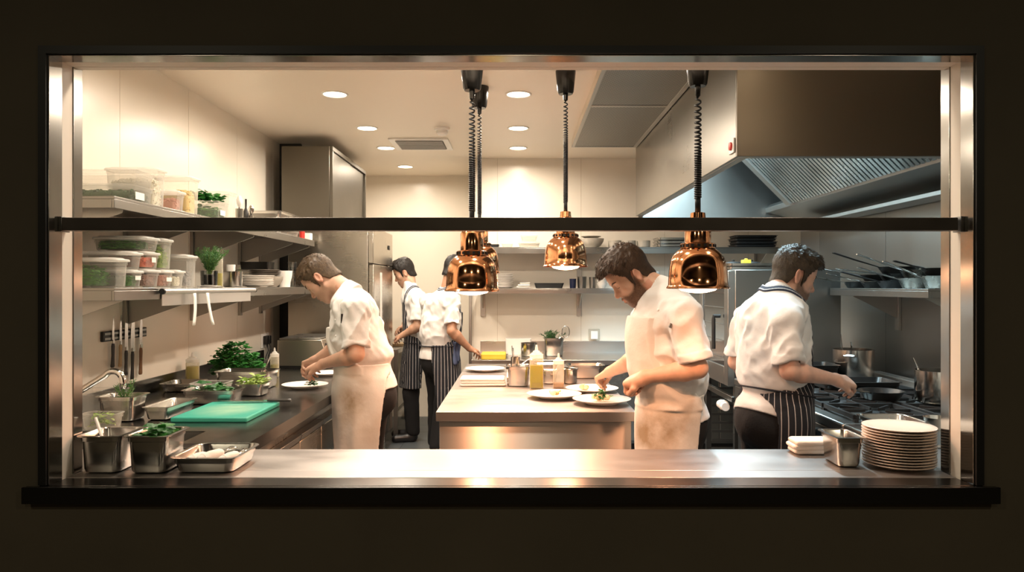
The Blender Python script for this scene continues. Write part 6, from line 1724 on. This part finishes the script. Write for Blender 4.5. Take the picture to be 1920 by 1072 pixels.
def on_jacket(cfg, p, lift=.001):
    p = V3(p)
    for _ in range(6):
        q = p[None]; d = float(cfg['jf'](q)[0]) - lift
        g = np.array([float((cfg['jf'](q + V3(ev) * .003) - cfg['jf'](q - V3(ev) * .003))[0]) for ev in ((1, 0, 0), (0, 1, 0), (0, 0, 1))]); n = np.linalg.norm(g)
        if n < 1e-6: break
        p = p - g / n * d
    return p, g / max(n, 1e-6)

CHEFS = []
def add(cfg):
    chef(cfg); CHEFS.append(cfg)
Y = 3.55
add(dict(key='bearded', k=1.08, res=(.0027, .005), near='l', face=(-.97, -.24, 0), look=(-.985, -.10, 0), pitch=43, hk=1.09, head=(1184, 518, Y + .05), seed=3,
    label='person, bearded chef in white jacket and stained white apron plating at the island', skin=(.66, .40, .285), beard=1.0, beardcol=(.075, .035, .018), hair=(.022, .007, .010), haircol=((.042, .023, .013), (.11, .060, .032)), strands=5200,
    Y=Y, sec=[(528, 1236, 1262, .05), (540, 1224, 1266, .08), (552, 1211, 1284, .125), (570, 1203, 1299, .165), (592, 1190, 1311, .185), (620, 1184, 1316, .192), (655, 1183, 1318, .192), (692, 1187, 1321, .19), (714, 1194, 1322, .188), (730, 1199, 1320, .182), (743, 1203, 1315, .172), (760, 1201, 1321, .182), (786, 1199, 1331, .19), (800, 1199, 1331, .19)], levels=(545, 605, 743, 780), hem=(774, 796),
    joints=dict(sl=(1282, 590, Y - .21), el=(1308, 690, Y - .26), wl=(1212, 706, Y - .15), sr=(1214, 592, Y + .19), er=(1196, 672, Y + .28), wr=(1145, 696, Y + .50)),
    handl=dict(kn=(1181, 713, Y - .08), n=(-.2, .55, -.8), s=-1, curl=FIST, thumb=FIST_T, k=1.26), handr=dict(kn=(1123, 707, Y + .58), n=(.35, -.1, -.9), s=1, curl=PINCH, thumb=PINCH_T),
    feet=((.80, Y - .10), (.74, Y + .12)), sleeve=.86,
    apron=dict(kind='white', bottom=.36, sec=[(725, 1199, 1320, .182), (743, 1202, 1316, .175), (770, 1199, 1324, .186), (800, 1198, 1328, .186), (845, 1198, 1326, .186), (930, 1200, 1322, .186), (1010, 1202, 1320, .186)], edge=((1322, 735), (1315, 785), (1309, 843), (1306, 930)), bibtop=592, bibw=(.125, .20), strap=True, tilt=-.035,
               stains=((1240, 800, Y - .1, .10, .75), (1215, 815, Y - .1, .07, .9), (1270, 790, Y - .15, .09, .6), (1235, 840, Y - .1, .08, .6)))))
Y = 4.30
add(dict(key='dark', k=1.06, res=(.0027, .005), near='l', face=(-.975, .2, 0), look=(-.99, .08, 0), pitch=51, head=(605, 523, Y + .05), seed=8,
    label='person, clean-shaven chef in white jacket and apron at the left worktop', skin=(.65, .39, .28), beard=.22, hair=(.018, .006, .003), haircol=((.042, .026, .014), (.135, .085, .045)), strands=5200,
    Y=Y, sec=[(531, 645, 659, .04), (541, 638, 669, .075), (551, 632, 684, .115), (562, 628, 694, .15), (580, 627, 704, .178), (605, 625, 713, .188), (635, 624, 723, .19), (655, 627, 734, .19), (668, 632, 737, .185), (682, 636, 730, .172), (705, 637, 738, .182), (735, 636, 747, .19), (760, 636, 748, .19)], levels=(549, 605, 682, 735), hem=(723, 750),
    joints=dict(sl=(667, 582, Y - .20), el=(668, 664, Y - .26), wl=(606, 682, Y - .08), sr=(652, 585, Y + .20), er=(634, 652, Y + .22), wr=(590, 676, Y + .17)),
    handl=dict(kn=(582, 689, Y - .01), n=(.15, .35, -.9), s=-1, curl=PINCH, thumb=PINCH_T), handr=dict(kn=(570, 685, Y + .17), n=(.2, -.5, -.8), s=1, curl=PINCH, thumb=PINCH_T),
    feet=((-.83, Y - .10), (-.86, Y + .12)), sleeve=.84,
    apron=dict(kind='white', bottom=.36, sec=[(668, 632, 735, .184), (682, 635, 731, .175), (705, 634, 743, .19), (738, 633, 752, .20), (790, 635, 748, .20), (845, 638, 738, .19), (930, 640, 735, .19), (1000, 641, 735, .19)], edge=((733, 672), (722, 735), (709, 840), (704, 920)), bibtop=612, bibw=(.125, .20), strap=True,
               stains=((668, 748, Y - .1, .085, 1.0), (660, 775, Y - .1, .09, .5), (690, 800, Y - .15, .1, .3)))))
Y = 3.72
add(dict(key='range', k=1.04, res=(.0027, .005), near='r', face=(.88, .47, 0), look=(.995, .06, 0), pitch=21, hk=1.09, head=(1486, 521, Y + .04), seed=5,
    label='person, bearded chef in navy pinstripe apron reaching over the range', skin=(.64, .39, .29), beard=.85, beardcol=(.045, .03, .02), hair=(.022, .007, .008), haircol=((.030, .021, .013), (.085, .060, .036)), strands=5200,
    Y=Y, sec=[(528, 1468, 1440, .05), (540, 1478, 1436, .078), (552, 1488, 1424, .115), (566, 1496, 1408, .155), (585, 1503, 1397, .178), (610, 1507, 1390, .188), (645, 1509, 1388, .188), (685, 1509, 1388, .183), (708, 1510, 1389, .178), (720, 1510, 1391, .174), (733, 1510, 1398, .165), (752, 1511, 1385, .178), (785, 1512, 1371, .19), (806, 1512, 1369, .19)], levels=(552, 615, 733, 780), hem=(757, 812),
    joints=dict(sr=(1474, 600, Y - .19), er=(1480, 695, Y - .23), wr=(1565, 711, Y - .11), sl=(1402, 600, Y + .18), el=(1381, 678, Y + .25), wl=(1420, 712, Y + .42)),
    handr=dict(kn=(1594, 716, Y - .06), n=(-.1, .55, -.8), s=1, curl=PINCH, thumb=PINCH_T, k=1.08), handl=dict(kn=(1440, 716, Y + .48), n=(0, 0, -1), s=-1, curl=RELAX, thumb=RELAX_T),
    feet=((1.22, Y + .12), (1.26, Y - .10)), sleeve=.84,
    apron=dict(kind='pin', bottom=.42, sec=[(715, 1511, 1392, .174), (733, 1511, 1398, .167), (752, 1512, 1386, .190), (785, 1514, 1378, .202), (845, 1516, 1388, .185), (920, 1517, 1392, .185), (1000, 1517, 1392, .185)], edge=((1426, 715), (1432, 739), (1461, 842), (1472, 900)), bibtop=628, bibw=(.12, .19), strap=True, tilt=-.03, pitch=.030)))
Y = 7.4
add(dict(key='recess', k=1.06, res=(.0055, .0075), near='l', face=(-.96, -.10, 0), look=(-.995, -.05, 0), pitch=26, head=(760, 513, Y + .04), seed=12,
    label='person, dark-haired cook in pinstripe apron at the recess prep table', skin=(.58, .34, .23), beard=.15, hair=(.024, .005, .010), haircol=((.012, .009, .008), (.030, .022, .018)), strands=1500,
    Y=Y, sec=[(526, 757, 772, .05), (533, 757, 776, .075), (542, 757, 785, .11), (552, 758, 792, .15), (568, 759, 797, .175), (595, 759, 798, .18), (620, 760, 797, .172), (632, 761, 796, .168), (641, 762, 794, .16), (655, 761, 797, .168), (668, 760, 797, .17), (680, 760, 797, .17)], levels=(541, 580, 641, 666), hem=(660, 672),
    joints=dict(sl=(784, 560, Y - .19), el=(783, 612, Y - .26), wl=(757, 627, Y - .2), sr=(772, 560, Y + .19), er=(764, 606, Y + .22), wr=(756, 614, Y + .12)),
    handl=dict(kn=(746, 631, Y - .15), n=(0, .4, -.9), s=-1, curl=RELAX, thumb=RELAX_T), handr=dict(kn=(747, 616, Y + .10), n=(0, -.4, -.9), s=1, curl=RELAX, thumb=RELAX_T),
    feet=((-1.02, Y - .09), (-1.06, Y + .10)), sleeve=.80,
    apron=dict(kind='pin', bottom=.52, sec=[(633, 760, 796, .168), (641, 761, 794, .165), (668, 757, 797, .178), (700, 754, 795, .185), (725, 752, 795, .19), (740, 752, 795, .19)], edge=((796, 630), (795, 668), (790, 725), (790, 740)), bibtop=566, bibw=(.115, .175), strap=True, pitch=.030)))
Y = 6.75
add(dict(key='away', k=1.04, res=(.0055, .0068), near='r', face=(.74, .67, 0), look=(.75, .66, 0), pitch=24, head=(850, 510, Y + .02), seed=14,
    label='person, cook in pinstripe apron turned away behind the hanging lamp, hand on yellow board', skin=(.50, .27, .17), beard=0, hair=(.022, .005, .006), haircol=((.010, .008, .008), (.022, .018, .016)), strands=1500,
    Y=Y, sec=[(530, 848, 830, .05), (538, 852, 826, .078), (548, 858, 815, .115), (560, 862, 802, .155), (578, 863, 795, .178), (602, 863, 791, .182), (628, 860, 788, .176), (638, 858, 789, .170), (647, 856, 791, .162), (660, 857, 787, .172), (675, 858, 785, .178), (690, 858, 785, .178)], levels=(548, 590, 647, 672), hem=(671, 676),
    joints=dict(sr=(847, 563, Y - .15), er=(847, 620, Y - .22), wr=(880, 653, Y - .12), sl=(803, 565, Y + .16), el=(805, 615, Y + .24), wl=(830, 640, Y + .38)),
    handr=dict(kn=(893, 658, Y - .08), n=(.3, .2, -.9), s=1, curl=RELAX, thumb=RELAX_T), handl=dict(kn=(840, 645, Y + .44), n=(0, 0, -1), s=-1, curl=RELAX, thumb=RELAX_T),
    feet=((-.76, Y + .10), (-.72, Y - .10)), sleeve=.78,
    apron=dict(kind='pin', bottom=.44, sec=[(638, 858, 790, .172), (647, 857, 792, .166), (675, 860, 787, .18), (720, 862, 787, .19), (757, 864, 787, .19), (780, 864, 787, .19)], edge=((806, 640), (811, 675), (820, 757), (822, 780)), bibtop=585, bibw=(.12, .185), strap=True, pitch=.030)))
# buttons, pens, pocket seams
for c in CHEFS:
    if c['key'] in ('bearded', 'dark'):
        px = {'bearded': [(1224, 579), (1208, 606)], 'dark': [(634, 600), (631, 630)]}[c['key']]
        for a, b in px:
            p, n = on_jacket(c, W(a, b, c['Y'] - .16))
            m = MB(); R_ = Vector(map(float, n)).to_track_quat('Z', 'Y').to_matrix(); m.lathe([(.0065, -.001), (.0065, .002), (.004, .003)], 14, tuple(map(float, p)), R_); attach(m, 'button', MT['white'], c)
    if c['key'] == 'dark':
        p, n = on_jacket(c, W(641, 597, 4.05)); m = MB(); P_ = Vector(map(float, p)); m.tube([P_ + Vector((0, 0, -.025)), P_ + Vector((.002, -.003, .02)), P_ + Vector((.003, -.003, .025))], .006, 8); attach(m, 'pen', MT['handle'], c, 'black pen in the sleeve pocket')
    if c['key'] == 'bearded':
        p, n = on_jacket(c, W(1266, 608, 3.30)); m = MB(); P_ = Vector(map(float, p)); m.tube([P_ + Vector((-.004, -.001, -.012)), P_ + Vector((.004, -.003, .006))], .008, 8); attach(m, 'pen', MT['steeldark'], c, 'grey pen end in the sleeve pocket')
    if c['key'] == 'away':
        m = MB(); m.grid(lambda u, v: (wx(856, 6.62) + (v - .5) * .07 + .012 * math.sin(v * 9 + u * 3), 6.62 + .02 * math.sin(v * 14), wz(640, 6.62) - u * .19 - .015 * math.sin(v * 5)), 10, 14)
        attach(m, 'side_cloth', MT['denim'], c, 'blue cloth tucked at the hip', solid=.008, smooth=3)
# ------------------------------------------------------------------ camera, lights
cam = bpy.data.cameras.new('camera'); co = bpy.data.objects.new('camera', cam); C.objects.link(co)
co.location = (0, 0, EYE); co.rotation_euler = (PI / 2, 0, 0)
cam.sensor_width = 36; cam.lens = 36 * FOC / 1920; cam.shift_x = (960 - VPX) / 1920; cam.clip_start = .05
bpy.context.scene.camera = co
def area(name, loc, power, size, color, rot=(0, 0, 0), shape='DISK', size_y=None, spread=None):
    l = bpy.data.lights.new(name, 'AREA'); l.energy = power; l.shape = shape; l.size = size; l.color = color
    if size_y: l.size_y = size_y
    if spread is not None: l.spread = spread
    o = bpy.data.objects.new(name, l); C.objects.link(o); o.location = loc; o.rotation_euler = rot
    return o
WARM = (1.0, .87, .715)
for i, (x, y, _) in enumerate(DL): area('downlight_beam', (x, y, CEIL - .012), 20 if y < 6.5 else 13, .145, WARM, spread=2.95)
for x, y in DLX: area('downlight_beam', (x, y, CEIL - .012), 3.5 if x > 1 else 10, .145, WARM, spread=1.35 if x > 1 else 2.85)  # the weak narrow beam belongs to the added fill downlight
for (x, y, z, r, p) in LAMPS:
    area('heat_lamp_beam', (x, y, z - .012), p, r * 1.1, (1.0, .44, .22))
for yy in (4.35, 5.75): area('hood_lamp_beam', (1.36, yy, 2.715), 34, .10, (.62, .88, 1.0), shape='RECTANGLE', size_y=.6)
for x, y in ((-2.6, -1.2), (2.6, -1.2), (0, -2.6)): area('dining_fill_light', (x, y, 3.55), 20, .2, (1.0, .86, .60))  # unseen lights added behind the camera to lift the dining wall
w = bpy.data.worlds.new('world'); bpy.context.scene.world = w; w.use_nodes = True
bg = w.node_tree.nodes['Background']; bg.inputs[0].default_value = (1.0, .82, .55, 1); bg.inputs[1].default_value = .01
vs = bpy.context.scene.view_settings
vs.view_transform = 'Standard'; vs.look = 'None'; vs.exposure = 0.34; vs.gamma = 1.0
try: vs.use_curve_mapping = False
except Exception: pass
